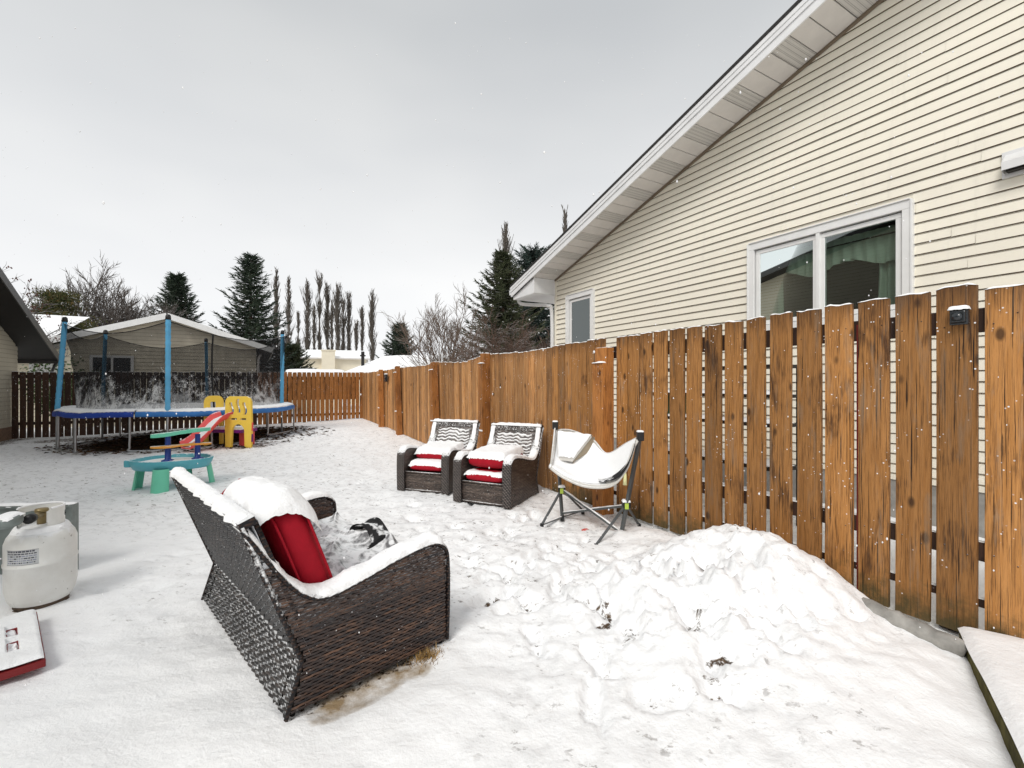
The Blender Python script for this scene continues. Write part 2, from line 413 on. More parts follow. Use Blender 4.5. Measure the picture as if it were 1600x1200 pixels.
bf=((S_>16.2)&(S_<16.7)&(P_<3.2)&(P_>-5.5)); DIRT_SHADE=np.where(bf,np.maximum(DIRT_SHADE,.4),DIRT_SHADE)
gg=((P_>-5.9)&(P_<-5.1)&(S_>13)&(S_<16.9)); DIRT_SHADE=np.where(gg,np.maximum(DIRT_SHADE,.6),DIRT_SHADE)
# brown meltwater ice beside the sofa
B0=Vector((-.89,1.83)); dx=X-B0.x; dy=Y-B0.y
q_=(dx+dy)*.7071; t_=(dx-dy)*.7071
ICE=(1-nss(.07,.17,np.abs(t_-.03)))*nss(-.03,.1,q_)*(1-nss(.52,.75,q_))*.72
under=(q_>-.02)&(q_<.8)&(t_<.02)&(t_>-1.45)
DIRT_SHADE=np.where(under,np.maximum(DIRT_SHADE,.5),DIRT_SHADE); Z=np.where(under,np.minimum(Z,0.0),Z)
Z=Z-.015*ICE
nx,ny=len(xs),len(ys)
me=bpy.data.meshes.new('ground'); vv=np.stack([X,Y,Z],-1).reshape(-1,3)
idx=np.arange(nx*ny).reshape(ny,nx); q=np.stack([idx[:-1,:-1],idx[:-1,1:],idx[1:,1:],idx[1:,:-1]],-1).reshape(-1,4)
me.vertices.add(len(vv)); me.vertices.foreach_set('co',vv.ravel()); me.loops.add(q.size); me.loops.foreach_set('vertex_index',q.ravel())
me.polygons.add(len(q)); me.polygons.foreach_set('loop_start',np.arange(0,q.size,4)); me.polygons.foreach_set('loop_total',np.full(len(q),4))
me.polygons.foreach_set('use_smooth',np.ones(len(q),bool)); me.update(); me.validate()
for nm,ar in (('dirt',DIRT_SHADE),('trod',TROD*(1-.35*HEAP)*np.maximum(nss(1.9,3.2,Y),.55*nss(-.4,.1,X)*(1-nss(1.3,1.8,X)))),('ice',ICE)):  # dirt also holds the trampoline's painted shade, trod the heap's shading
    a=me.attributes.new(nm,'FLOAT','POINT'); a.data.foreach_set('value',ar.ravel().astype(np.float32))
me.materials.append(M['ground_snow'])
g=bpy.data.objects.new('ground',me); COL.objects.link(g); tag(g,kind='structure')
ZG=Z.copy()
def gz(x,y):
    i=min(max(int(np.searchsorted(xs,x)),1),nx-1); j=min(max(int(np.searchsorted(ys,y)),1),ny-1)
    return float(ZG[j,i])
print('ground',nx,ny)

# ------------------------------------------------------------------ fences
def picket(w,h,th,seed,top=.012,snow=.012,taper=0):
    """one board: face looks -x; uneven sawn top with a line of snow on it"""
    r=random.Random(seed); mb=MB(); n=5
    tops=[h+r.uniform(-top,top)*.6+(r.uniform(-.4,.4)*top)*(k-2)*.4 for k in range(n)]
    ys_=[-w/2+w*k/(n-1) for k in range(n)]; tw=r.uniform(-.004,.004); bw=r.uniform(-.006,.006)
    lev=[0,.25,.5,.75,1]
    vs=[];
    for li,t in enumerate(lev):
        for k in range(n):
            z=t*tops[k]; y=ys_[k]+bw*math.sin(t*3.1)+(.5*taper*(t-.5)); x=tw*math.sin(t*2.5)+.0015*((k-2)**2-2)*.5
            vs.append((x-th/2,y,z)); vs.append((x+th/2,y,z))
    id=lambda l,k,b:(l*n+k)*2+b
    fs=[]
    for l in range(4):
        for k in range(n-1):
            fs.append((id(l,k,0),id(l+1,k,0),id(l+1,k+1,0),id(l,k+1,0))); fs.append((id(l,k,1),id(l,k+1,1),id(l+1,k+1,1),id(l+1,k,1)))
        fs.append((id(l,0,0),id(l,0,1),id(l+1,0,1),id(l+1,0,0))); fs.append((id(l,n-1,0),id(l+1,n-1,0),id(l+1,n-1,1),id(l,n-1,1)))
    for k in range(n-1): fs.append((id(4,k,0),id(4,k,1),id(4,k+1,1),id(4,k+1,0))); fs.append((id(0,k,0),id(0,k+1,0),id(0,k+1,1),id(0,k,1)))
    mb.add(vs,fs,0,None,False)
    if snow:
        m=9
        def P(a,b):
            y=-w/2*1.01+w*1.02*a; z0=interp(list(zip(ys_,tops)),y); e=max(0,1-abs(2*a-1)**8); hh=snow*(.55+.9*abs(nz(y*30,seed*3.1)))*e**.5
            an=math.pi*b; return (-math.cos(an)*(th/2+.002),y,z0-.003+math.sin(an)*hh+.001)
        mb.grid(P,m,5,1)
    return mb
near=thing('picket_fence','near orange brown picket fence with gaps and dark rails before the cream house','fence',W(3.25,1.7),TH)
nearloc=Vector((3.25,1.7))
def s_of_u(u,p=3.25):
    k=(u-800)/F; Yv=p/(CT*k+ST); return -ST*k*Yv+CT*Yv, Yv
PK=[(1538,1606,448),(1462,1526,447),(1398,1452,460),(1340,1388,468),(1288,1331,477),(1244,1281,485),(1203,1236,490),(1166,1194,497),(1132,1159,502),(1101,1126,508),(1073,1095,511),(1046,1068,514),(1021,1041,517),(1000,1017,520),(981,998,524),(963,979,527)]
for i,(u0,u1,vt) in enumerate(PK):
    s0,_=s_of_u(u0); s1,_=s_of_u(u1); sc=(s0+s1)/2; _,Yc=s_of_u((u0+u1)/2); w=abs(s0-s1)
    zt=CZ+(600-vt)*Yc/F
    zb=.03+.01*nz(i*3.3,0)
    pk=picket(w,zt-zb,.024,i,.010,.012)
    if i<12:
        for zn in (1.655,1.70,.48,.455):
            yy=(w*.28)*(1 if zn in (1.655,.48) else -1)+.004*nz(i,zn*9); pk.tube([(-.0105,yy,zn-zb),(-.0135,yy,zn-zb)],.0038,7,2)
    o=pk.build('picket',[M['picket_wood'],M['snow'],M['rail_wood']],near,bevel=.0025)
    o.location=(0.012,sc-1.7,zb); o.rotation_euler=(R(nz(i,5)*.6),0,0)
sr=random.Random(11)
s=s_of_u(1606)[0]-.02
k=0
while s>-1.2:   # the run goes on past the frame towards the photographer
    o=picket(.145,1.82,.024,50+k,.01,.012).build('picket',[M['picket_wood'],M['snow']],near,bevel=.0025); o.location=(.012,s-.085-1.7,.03); s-=.175;k+=1
for z0,z1 in ((1.62,1.745),(.43,.53),(.19,.235)):
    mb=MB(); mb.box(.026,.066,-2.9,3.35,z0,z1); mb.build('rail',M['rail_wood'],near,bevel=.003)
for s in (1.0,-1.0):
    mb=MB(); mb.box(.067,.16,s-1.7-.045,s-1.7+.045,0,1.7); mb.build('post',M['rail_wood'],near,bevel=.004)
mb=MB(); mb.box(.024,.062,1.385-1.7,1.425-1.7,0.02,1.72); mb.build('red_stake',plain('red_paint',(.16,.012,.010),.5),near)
def snowbar(mb,p0,p1,w,h,seed=0,m=0,nseg=24):
    p0=Vector(p0);p1=Vector(p1); d=(p1-p0).normalized(); sd=d.cross(Vector((0,0,1))).normalized()
    def P(a,b):
        q=p0.lerp(p1,a); e=max(0,1-abs(2*a-1)**10)**.5; ww=w/2*(1+.12*nz(a*9,seed,2))*(.7+.3*e); hh=h*e*(.75+.5*nz(a*((p1-p0).length)*14,seed*2.7,b))
        an=math.pi*b; return q+sd*(-math.cos(an)*ww)+Vector((0,0,max(0,math.sin(an))**.7*hh-.002))
    mb.grid(P,nseg,8,m)

# closer boarded run from the big post to the back corner: rails hidden, posts on our side
far=thing('board_fence','tall weathered brown board fence with leaning posts behind the two wicker chairs','fence',W(3.27,9.5),TH)
s=s_of_u(945)[0]+.02; k=0; SC_=s_of_u(945)[0]
POSTS=[(945,.0,1.73),(758,.0,1.84),(683,.10,1.80),(625,.12,1.76),(597,.05,1.72)]
ps=[s_of_u(u,3.2)[0] for u,_,_ in POSTS]
tops=[(SC_,1.84),(5.5,1.80),(ps[1],1.83),(ps[1]+.9,1.74),(ps[2],1.80),(ps[2]+1,1.76),(ps[3],1.78),(13.5,1.74),(16.4,1.74)]
brd=random.Random(5)
while s<16.46:
    w=brd.choice([.09,.10,.125,.135,.14]) if s>6.9 else brd.choice([.13,.135,.14]); gap=brd.choice([.004,.006,.010,.02]) if s<7 else brd.choice([.001,.002,.004,.006])
    if s+w>16.49: w=16.49-s
    if w<.03: break
    q=W(3.27,s+w/2); zb=gz(q.x,q.y)+.02 if s>5 else .03
    zb=float(base_h(np.array(q.x-.2*CT),np.array(q.y-.2*ST)))+.01
    zt=interp(tops,s)+brd.uniform(-.008,.008)
    lean=sst(ps[1]-1,ps[2],s)*R(2.0+brd.uniform(-.7,.7))*(1 if s<12.5 else .4)
    o=picket(w,zt-zb,.02,200+k,.006,.012).build('board',[M['old_board_wood' if s>SC_+1.0 else 'picket_wood'],M['snow']],far)
    o.location=(brd.uniform(-.006,.006),s+w/2-9.5-(.0 if not lean else .0),zb); o.rotation_euler=(-lean,0,0)
    s+=w+gap; k+=1
for z0,z1 in ((1.52,1.60),(.3,.38)):
    mb=MB(); mb.box(.03,.07,SC_-9.5,6.9,z0,z1); mb.build('rail',M['rail_wood'],far)
for (u,lean,zt),s in zip(POSTS,ps):
    mb=MB(); w=.078 if u!=945 else .085
    zz=[0,.6,zt-.16,zt]
    mb.box(-w,w*.75,-w,w,-.1,zt-.16)
    mb.box(-w*.55,w*.75,-w,w,zt-.162,zt)
    po=mb.build('post',M['post_wood'],far,bevel=.004); po.location=(-.02-w*.75,s-9.5,0 if s<9 else .05); po.rotation_euler=(R(1.5)*(lean>0)+math.atan(-lean*.9),R(-1)*(lean>0),0)
    sn=MB(); snowbar(sn,(-w*.75,-w,zt-.16),(-w*.75,w,zt-.16),w*.9,.02,u); snowbar(sn,(w*.1,-w,zt),(w*.1,w,zt),w*1.1,.012,u+3)
    sn.build('snow_cap',M['snow'],po)
    if lean or u==758:
        mb=MB(); mb.box(-w-.006,-w+.004,-w,w,.60,.625); mb.build('ledge',M['snow'],po)
# back fence: board colour goes from orange to nearly black towards the garage
back=thing('back_fence','far picket fence behind the trampoline, orange at the corner and nearly black beside the garage','fence',W(-1.1,16.5),TH)
p=3.285;k=0
while p>-5.4:
    w=.122+brd.uniform(-.006,.006); g_=.024 if p<2.6 else .02
    if p>1.2: g_=.02
    f=(3.25-p)/8.75; zt=1.76-.10*f+brd.uniform(-.008,.008); q=W(p,16.35); zb=float(base_h(np.array(q.x),np.array(q.y)))+.02
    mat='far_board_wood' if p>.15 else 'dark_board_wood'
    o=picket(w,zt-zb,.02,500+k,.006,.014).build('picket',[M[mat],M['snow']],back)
    o.location=(p-w/2+1.1,0,zb); o.rotation_euler=(0,0,R(90)); p-=w+g_; k+=1
for z0,z1 in ((1.50,1.60),(.28,.36)):
    mb=MB(); mb.box(-4.35,4.3,.02,.06,z0,z1); mb.build('rail',M['rail_wood'],back)
for pp in (-3.2,-.9,1.4):
    mb=MB(); mb.box(pp-.045+1.1,pp+.045+1.1,.06,.15,-.1,1.6); mb.build('post',M['rail_wood'],back)
mb=MB(); mb.box(2.1,4.25,.021,.032,.82,1.50); mb.build('backing_boards',M['far_board_wood'],back)
# ------------------------------------------------------------------ houses
def siding_mat(name,base,dirt=.08):
    t=NT(name); o=t.tc(); n=t.noise(t.mapping(o,(1,.25,1)),3,5); n2=t.noise(o,1.1,3)
    c=t.mix(t.ramp(n,[(.3,0),(.7,1)]),tuple(x*(1-dirt) for x in base),base)
    c=t.mix(t.math('MULTIPLY',n2,.2),c,tuple(x*.8 for x in base))
    st=t.noise(t.mapping(o,(5,5,.35)),2.2,5,.65); c=t.mix(t.math('MULTIPLY',t.ramp(st,[(.55,0),(.72,1)]),.30),c,tuple(x*.72 for x in base))
    nr=t.bump(t.noise(t.mapping(o,(1,.6,1)),2.2,3),.25,.02,t.bump(t.noise(t.mapping(o,(1,.15,1)),90,2),.08,.002))
    M[name]=t.fin(c,.5,nr,.35); return M[name]
siding_mat('cream_siding',(.92,.87,.745)); siding_mat('beige_siding',(.86,.78,.62)); siding_mat('tan_siding',(.52,.47,.37))
plain('white_trim',(.80,.80,.79),.4,.45,var=.04); plain('white_metal',(.74,.74,.74),.35,.5,var=.05)
plain('soffit_white',(.66,.63,.60),.45,.4,var=.05); plain('soffit_dark',(.018,.016,.015),.6); plain('shingle',(.035,.033,.032),.9,.2,var=.4,vs=40)
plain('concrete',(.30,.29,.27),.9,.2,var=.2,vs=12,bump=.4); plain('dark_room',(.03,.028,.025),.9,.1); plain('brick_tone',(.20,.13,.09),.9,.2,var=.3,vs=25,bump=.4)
plain('groove',(.17,.125,.07),.9,.05)  # dark brown in the siding recesses paints the shadow line under each lap
plain('curtain',(.50,.56,.48),.85,.1,var=.1)
def vent_mat():
    t=NT('soffit_vented'); o=t.tc(); v=t.n('ShaderNodeTexVoronoi'); t.l(o,v.inputs['Vector']); v.inputs['Scale'].default_value=75; v.inputs['Randomness'].default_value=0
    f=t.ramp(v.outputs['Distance'],[(.28,1),(.36,0)]); c=t.mix(f,(.58,.56,.53),(.20,.19,.18)); M['soffit_vented']=t.fin(c,.5,None,.3)
vent_mat()
def glass_mat(name,tint=(.50,.58,.54),ior=1.9,rough=.01):
    t=NT(name); tr=t.n('ShaderNodeBsdfTransparent'); tr.inputs[0].default_value=(*tint,1); gl=t.n('ShaderNodeBsdfGlossy'); gl.inputs['Roughness'].default_value=rough
    gl.inputs[0].default_value=(.85,.92,.9,1)
    fr=t.n('ShaderNodeFresnel'); fr.inputs[0].default_value=ior; mx=t.n('ShaderNodeMixShader'); t.l(fr.outputs[0],mx.inputs[0]); t.l(tr.outputs[0],mx.inputs[1]); t.l(gl.outputs[0],mx.inputs[2])
    t.l(mx.outputs[0],t.out.inputs[0]); t.t.nodes.remove(t.b); M[name]=t.mat
glass_mat('window_glass'); glass_mat('dark_glass',(.35,.42,.4),2.4)

_jr=random.Random(21)
def lap_siding(mb,y0,y1,z0,z1,top=None,holes=(),exp=.1016,out=.014,zref=None,sgn=-1,x0=0,lap_shades=True,m=0,mg=1,gap=.0045,joints=False):
    out0=out
    """courses on the plane x=x0 facing sgn*x; top(y) limits the height; holes are (ya,yb,za,zb)"""
    z=zref if zref is not None else z0
    while z>z0: z-=exp
    while z<z1:
        a,b=z,min(z+exp,z1)
        if b>z0+.001:
            a=max(a,z0); runs=[(y0,y1)]
            if top is not None:
                N=160; ok=[y0+(y1-y0)*i/N for i in range(N+1) if top(y0+(y1-y0)*i/N)>a-.02]
                runs=[(min(ok),max(ok))] if ok else []
            for (ha,hb,za,zb) in holes:
                if b>za and a<zb:
                    nr=[]
                    for (c,d) in runs:
                        if ha>c: nr.append((c,min(d,ha)))
                        if hb<d: nr.append((max(c,hb),d))
                    runs=[r for r in nr if r[1]-r[0]>.01]
            if joints:
                nr=[]
                for (c,d) in runs:
                    q=c; 
                    while q<d-.001:
                        e_=min(d,q+_jr.uniform(1.2,3.7)); nr.append((q,e_-.0025 if e_<d else e_)); q=e_
                runs=nr
            for c,d in runs:
                out=out0+(_jr.uniform(-.0022,.0022) if joints else 0)
                gp0=a; a=min(a+gap,b-.001)  # gap strip coloured dark to paint the lap shadow
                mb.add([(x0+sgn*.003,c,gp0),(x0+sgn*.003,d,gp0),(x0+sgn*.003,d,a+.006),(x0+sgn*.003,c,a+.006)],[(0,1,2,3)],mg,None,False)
                L=[(x0+sgn*out,c,a),(x0+sgn*out,d,a),(x0+sgn*(out*.9),d,a+exp*.12),(x0+sgn*(out*.9),c,a+exp*.12),(x0+sgn*.004,c,b),(x0+sgn*.004,d,b)]
                mb.add(L,[(0,1,2,3),(3,2,5,4)],m,None,False)
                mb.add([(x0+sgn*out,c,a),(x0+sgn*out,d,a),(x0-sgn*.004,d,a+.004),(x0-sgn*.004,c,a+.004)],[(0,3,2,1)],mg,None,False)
        z+=exp

# --- the neighbour's house on the right: local x across (0 = wall face), y along the wall away from the camera (0 = back corner)
hr=thing('cream_house','cream sided gable house with white soffit rising behind the near picket fence','house',W(5.55,7.98),TH)
EZ=3.556; SL=.2945; RY=-7.0    # soffit height at the corner, slope, ridge position
rake=lambda y: EZ-SL*y if y>RY else EZ-SL*RY+SL*(y-RY)
WIN=(-6.06-.04,-4.38+.04,2.0,3.13); SWIN=(-1.33,-.45,1.92,3.13)
big=(1.94-7.98,3.60-7.98,2.02,3.12); sml=(6.69-7.98,7.53-7.98,1.86,3.12); base_w=(-6.6,-5.2,.5,1.25)
mb=MB(); holes=[big,sml]
lap_siding(mb,-13.9,-.03,.45,6.2,rake,holes,zref=3.085,joints=True)
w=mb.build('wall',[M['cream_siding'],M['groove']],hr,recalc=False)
mb=MB(); mb.box(-.02,.03,-.05,.012,.45,3.56); mb.box(-.015,.0,-13.9,-0.06,.40,.452); mb.build('corner_trim',M['cream_siding'],hr)
mb=MB(); mb.box(0,.2,-13.9,0,-.4,.40); mb.box(.0,6,-.2,0,-.4,.45); mb.build('foundation',M['concrete'],hr)
mb=MB()   # shell behind the siding
def slab(y0,y1,z0,z1):
    mb.add([(.004,y0,z0),(.004,y1,z0),(.004,y1,z1),(.004,y0,z1)],[(0,1,2,3)],0,None,False)
ysplit=sorted([-13.9,big[0],big[1],sml[0],sml[1],-.02])
for a,b in zip(ysplit,ysplit[1:]):
    hole=[h for h in (big,sml) if abs(h[0]-a)<.01]
    if hole: slab(a,b,.4,hole[0][2]); slab(a,b,hole[0][3],EZ-.01)
    else: slab(a,b,.4,EZ-.01)
mb.add([(.004,0,EZ-.01),(.004,-13.9,EZ-.01),(.004,RY,rake(RY))],[(0,1,2)],0,None,False)
mb.add([(.02,0,.4),(8,0,.4),(8,0,EZ),(.02,0,EZ)],[(0,1,2,3)],0,None,False)
mb.build('inner_wall',M['cream_siding'],hr)
# roof, rake soffit, fascia
OV=.60; EO=.87
mb=MB(); th=.05
zt=lambda y: rake(min(y,10)) if y<=0 else EZ-SL*y
for x0,x1 in ((-OV-.03,8),):
    A=EO
    for (ya,yb) in ((A,RY),(RY,RY-8.3)):
        za,zb=zt(ya)+.235,zt(yb)+.235
        mb.add([(x0,ya,za),(x1,ya,za),(x1,yb,zb),(x0,yb,zb),(x0,ya,za-.04),(x1,ya,za-.04),(x1,yb,zb-.04),(x0,yb,zb-.04)],[(0,1,2,3),(4,7,6,5),(0,4,5,1),(0,3,7,4),(1,5,6,2),(3,2,6,7)],0,None,False)
roof=mb.build('roof',M['shingle'],hr)
mb=MB()
mb2=[(-OV-.012,EO-.03,rake(0)-SL*(EO-.03)+.25)]
def Ps(a,b):
    y=EO-a*(EO-RY); zz=zt(y)+.236; hh=.035*(1-abs(2*b-1)**6)*(.5+abs(nz(y*2,b*3)))
    return (-OV-.02+.05+b*7.5,y,zz+hh)
mb.grid(Ps,60,24,0); mb.build('roof_snow',M['snow'],roof)
mb=MB()
def fas(ya,yb,x,d0,d1,t,m=0):
    za,zb=zt(ya),zt(yb)
    mb.add([(x,ya,za+d0),(x,yb,zb+d0),(x,yb,zb+d1),(x,ya,za+d1),(x+t,ya,za+d0),(x+t,yb,zb+d0),(x+t,yb,zb+d1),(x+t,ya,za+d1)],[(0,1,2,3),(4,7,6,5),(0,4,5,1),(3,2,6,7),(0,3,7,4),(1,5,6,2)],m,None,False)
fas(EO,RY,-OV,-.012,.19,.02); fas(RY,RY-8,-OV,-.012,.19,.02); fas(EO+.005,RY,-OV-.014,.085,.19,.012); fas(EO+.008,RY,-OV-.022,.14,.192,.007)
mb.add([(-OV,EO,zt(EO)-.012),(8,EO,zt(EO)-.012),(8,EO,zt(EO)+.19),(-OV,EO,zt(EO)+.19)],[(0,1,2,3)],0,None,False)
mb.build('fascia',M['white_metal'],hr)
# soffit panels across the overhang, every third one perforated
mb=MB(); y=0.0;k=0
while y>RY:
    y2=max(y-.1995,RY); m=1 if k%3==1 else 0
    zf=lambda yy: zt(yy)-.002
    e=.006
    mb.add([(-OV+.02,y-e,zf(y-e)),(-.0,y-e,zf(y-e)),(-.0,y2+e,zf(y2+e)),(-OV+.02,y2+e,zf(y2+e))],[(0,1,2,3)],m,None,False)
    mb.add([(-OV+.02,y-e,zf(y-e)),(0,y-e,zf(y-e)),(0,y-e,zf(y-e)+.014),(-OV+.02,y-e,zf(y-e)+.014)],[(0,1,2,3)],0,None,False)
    mb.add([(-OV+.02,y+e,zf(y+e)+.014),(0,y+e,zf(y+e)+.014),(0,y-e,zf(y-e)+.014),(-OV+.02,y-e,zf(y-e)+.014)],[(0,1,2,3)],2,None,False)
    mb.add([(-OV+.02,y2+e,zf(y2+e)),(0,y2+e,zf(y2+e)),(0,y2+e,zf(y2+e)+.014),(-OV+.02,y2+e,zf(y2+e)+.014)],[(0,1,2,3)],0,None,False)
    y=y2;k+=1
mb.build('soffit',[M['soffit_white'],M['soffit_vented'],plain('soffit_gap',(.10,.09,.08),.8)],hr)
mb=MB()
for yy in range(1):
    za,zb=zt(0)-.03,zt(RY)-.03
    mb.add([(-.035,0,za),(-.035,RY,zb),(-.035,RY,zb+.03),(-.035,0,za+.03),(-.015,0,za-.01),(-.015,RY,zb-.01)],[(0,1,2,3),(0,4,5,1)],0,None,False)
mb.build('soffit_trim',plain('trim_brown',(.17,.13,.09),.6),hr)
# boxed eave return at the back corner
zb_=3.235
mb=MB()
prof=[(0,zb_),(EO-.02,zb_),(EO-.02,zt(EO)-.015),(0,EZ-.004)]
mb.poly([prof],lambda a,b,w_:(-OV+.05+w_,a,b),.012)
mb.box(-OV+.05,8,0.0,EO-.02,zb_-.01,zb_)
mb.box(-OV+.051,0,-.012,0,zb_,EZ-.004)
mb.build('eave_box',M['white_metal'],hr,bevel=.003)
# gutter and downspout
mb=MB(); gs=[(-.055,-.05),(.03,-.055),(.06,.05),(.045,.05),(.02,-.04),(-.05,-.038)]
mb.sweep([(-OV+.02,EO+.055,zt(EO)+.10),(8,EO+.055,zt(EO)+.10)],[(b,a) for a,b in [(-.06,-.055),(-.06,.055),(-.052,.055),(-.052,-.045),(.04,-.045),(.052,.055),(.062,.055),(.048,-.055)]],(0,0,1))
gut=mb.build('gutter',M['white_metal'],hr)
mb=MB(); mb.tube(smooth_path([(-OV+.22,EO+.03,zt(EO)+.04),(-OV+.24,EO+.0,3.17),(-OV+.42,.55,3.10),(-.12,.12,3.02),(-.055,.06,2.86),(-.05,.055,1.6),(-.05,.055,.3)],5),.038,8)
mb.build('downspout',M['white_metal'],hr)
# windows
def window(root,y0,y1,z0,z1,mull=(),x=0,d=.05,fr=.085,interior=None,glass='window_glass',name='window',sash=.05):
    mb=MB()
    P=lambda a,b,c,e,xa,xb: mb.box(x+xa,x+xb,a,b,c,e)
    P(y0-fr,y1+fr,z1,z1+fr,-d,.02); P(y0-fr,y1+fr,z0-fr*.9,z0,-d-.012,.02); P(y0-fr,y0,z0,z1,-d,.02); P(y1,y1+fr,z0,z1,-d,.02)
    P(y0-fr+.02,y1+fr-.02,z1+fr,z1+fr+.012,-d-.015,.0)
    P(y0-fr-.001,y0-fr+.018,z0,z1+fr,-d-.012,-d); P(y1+fr-.018,y1+fr+.001,z0,z1+fr,-d-.012,-d)
    f=mb.build(name,M['white_trim'],root,bevel=.004)
    ed=[y0]+list(mull)+[y1]
    for a,b in zip(ed,ed[1:]):
        mb=MB(); i=.012
        a2,b2,c2,e2=a+i,b-i,z0+i,z1-i
        for q in ((a2,b2,e2-sash,e2),(a2,b2,c2,c2+sash),(a2,a2+sash,c2+sash,e2-sash),(b2-sash,b2,c2+sash,e2-sash)): mb.box(x-.018,x+.03,*q)
        mb.build('sash',M['white_trim'],f,bevel=.005)
        mb=MB(); mb.box(x-.002,x+.008,a2+.004,b2-.004,c2+.004,e2-.004); mb.build('sash_gasket',M['soffit_gap'] if 'soffit_gap' in M else M['groove'],f)
        M_=MB(); M_.add([(x-.006,a2+sash-.005,c2+sash-.005),(x-.006,b2-sash+.005,c2+sash-.005),(x-.006,b2-sash+.005,e2-sash+.005),(x-.006,a2+sash-.005,e2-sash+.005)],[(0,1,2,3)],0,None,False)
        M_.build('pane',M[glass],f)
    for q in mull:
        mb=MB(); mb.box(x-.045,x+.02,q-.02,q+.02,z0,z1); mb.build('mullion',M['white_trim'],f,bevel=.004)
    return f
def gasket_free(f):
    for c in list(f.children):
        if c.name.startswith('sash_gasket'): bpy.data.objects.remove(c)
ym=2.78-7.98
fb=window(hr,big[0]+.07,big[1]-.07,big[2]+.06,big[3]-.07,(ym,)); gasket_free(fb)
fs_=window(hr,sml[0]+.07,sml[1]-.07,sml[2]+.06,sml[3]-.07,(),glass='dark_glass'); gasket_free(fs_)
# the room behind the big window
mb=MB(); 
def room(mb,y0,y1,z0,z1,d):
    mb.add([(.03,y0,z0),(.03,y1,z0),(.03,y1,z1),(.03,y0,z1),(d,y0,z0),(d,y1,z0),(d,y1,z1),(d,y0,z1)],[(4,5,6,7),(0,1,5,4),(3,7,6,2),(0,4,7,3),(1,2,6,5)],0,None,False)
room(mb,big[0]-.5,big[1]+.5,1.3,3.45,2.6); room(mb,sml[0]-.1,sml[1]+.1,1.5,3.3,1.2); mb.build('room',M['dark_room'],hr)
mb=MB()
mb.box(2.4,2.5,big[0]+.2,big[0]+1.1,1.5,2.75); cab=mb.build('wardrobe_door_frame',M['white_trim'],hr)
def drape(mb,y0,y1,z0,z1,x,amp=.03,fr=18,wob=0):
    def P(a,b):
        y=y0+(y1-y0)*a; zt_=z0+(z1-z0)*b; zz=zt_ if b>0 else zt_+.05*math.sin(y*9)
        return (x+amp*math.sin(y*fr*3.1)*(.4+.6*(1-b))+wob*nz(y*5,zt_*3),y+.02*math.sin(zt_*4+y*9)*(1-b),zz)
    mb.grid(P,50,8,0)
mb=MB(); drape(mb,big[0]+.06,big[1]-.06,2.66,2.98,.14,.03,20); drape(mb,big[0]+.07,big[0]+.36,1.9,2.86,.20,.035,26); drape(mb,big[1]-.3,big[1]-.08,1.9,2.9,.20,.03,26)
mb.build('curtain',M['curtain'],fb)
mb=MB(); mb.tube([(.12,big[0]+.03,2.90),(.12,big[1]-.03,2.90)],.008,6); mb.build('curtain_rod',M['rail_wood'],fb)
# exhaust vent hood on the wall
mb=MB(); mb.box(-.03,.0,1.02-7.98,1.33-7.98,3.09,3.31); 
mb.add([(-.03,1.04-7.98,3.28),(-.03,1.31-7.98,3.28),(-.13,1.31-7.98,3.20),(-.13,1.04-7.98,3.20),(-.13,1.31-7.98,3.13),(-.13,1.04-7.98,3.13),(-.03,1.31-7.98,3.11),(-.03,1.04-7.98,3.11)],[(0,1,2,3),(3,2,4,5),(1,6,4,2),(0,3,5,7)],0,None,False)
vh=mb.build('wall_vent',M['white_metal'],hr,bevel=.002)
mb=MB(); mb.box(-.10,-.031,1.06-7.98,1.29-7.98,3.12,3.15); mb.build('vent_flap',M['soffit_dark'],vh)
# dark bin and low rack standing between fence and house, glimpsed through the gaps
t=thing('garden_rack','black slatted rack seen through the picket gaps below the big window','rack',W(4.3,3.3),TH)
mb=MB()
for z in (.55,.95,1.22,1.5): mb.box(-.2,.2,-.9,.9,z,z+.03)
mb.build('shelf',M['soffit_dark'],t)
for x in (-.18,.18):
    for y in (-.88,0,.88):
        mb=MB(); mb.box(x-.02,x+.02,y-.02,y+.02,0,1.52); mb.build('leg',M['soffit_dark'],t)
mb=MB(); 
for z in (.585,.985,1.255): snowbar(mb,(0,-.88,z),(0,.88,z),.34,.05,z)
mb.build('snow_cover',M['snow'],t)
b=MB(); b.lathe([(0,0),(.15,0),(.18,.22),(.19,.22),(.19,.24),(.17,.24),(.14,.02),(0,.02)],(0,0,0),20); 
o=b.build('plastic_tub',plain('green_plastic',(.02,.10,.04),.4)); o.location=W(4.3,3.75,.985); tag(o,'dark green plastic tub on the black rack behind the pickets','tub')

# --- garage on the left; its rake drops away from us
gl_=thing('garage','garage at left edge with black soffit and steep roof rake above beige siding','garage',W(-5.5,16.9),TH)
gr=lambda y: 2.30-.5*y if y>-4.9 else (4.75-.22*(y+4.9) if y>-12 else 6.312+.5*(y+12))
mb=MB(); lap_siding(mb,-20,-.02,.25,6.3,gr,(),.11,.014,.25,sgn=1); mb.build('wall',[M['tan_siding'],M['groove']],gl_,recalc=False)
mb=MB(); mb.add([(-.006,-20,-.5),(-.006,0,-.5),(-.006,0,2.3),(-.006,-4.9,4.75),(-.006,-12,6.312),(-.006,-20,2.3),(-5,0,-.5),(-5,0,2.3)],[(0,1,2,3,4,5),(1,6,7,2)],0,None,False); mb.build('inner_wall',M['tan_siding'],gl_)
mb=MB(); mb.box(-.1,.03,-20,.0,-.5,.25); mb.build('foundation',M['brick_tone'],gl_)
mb=MB()
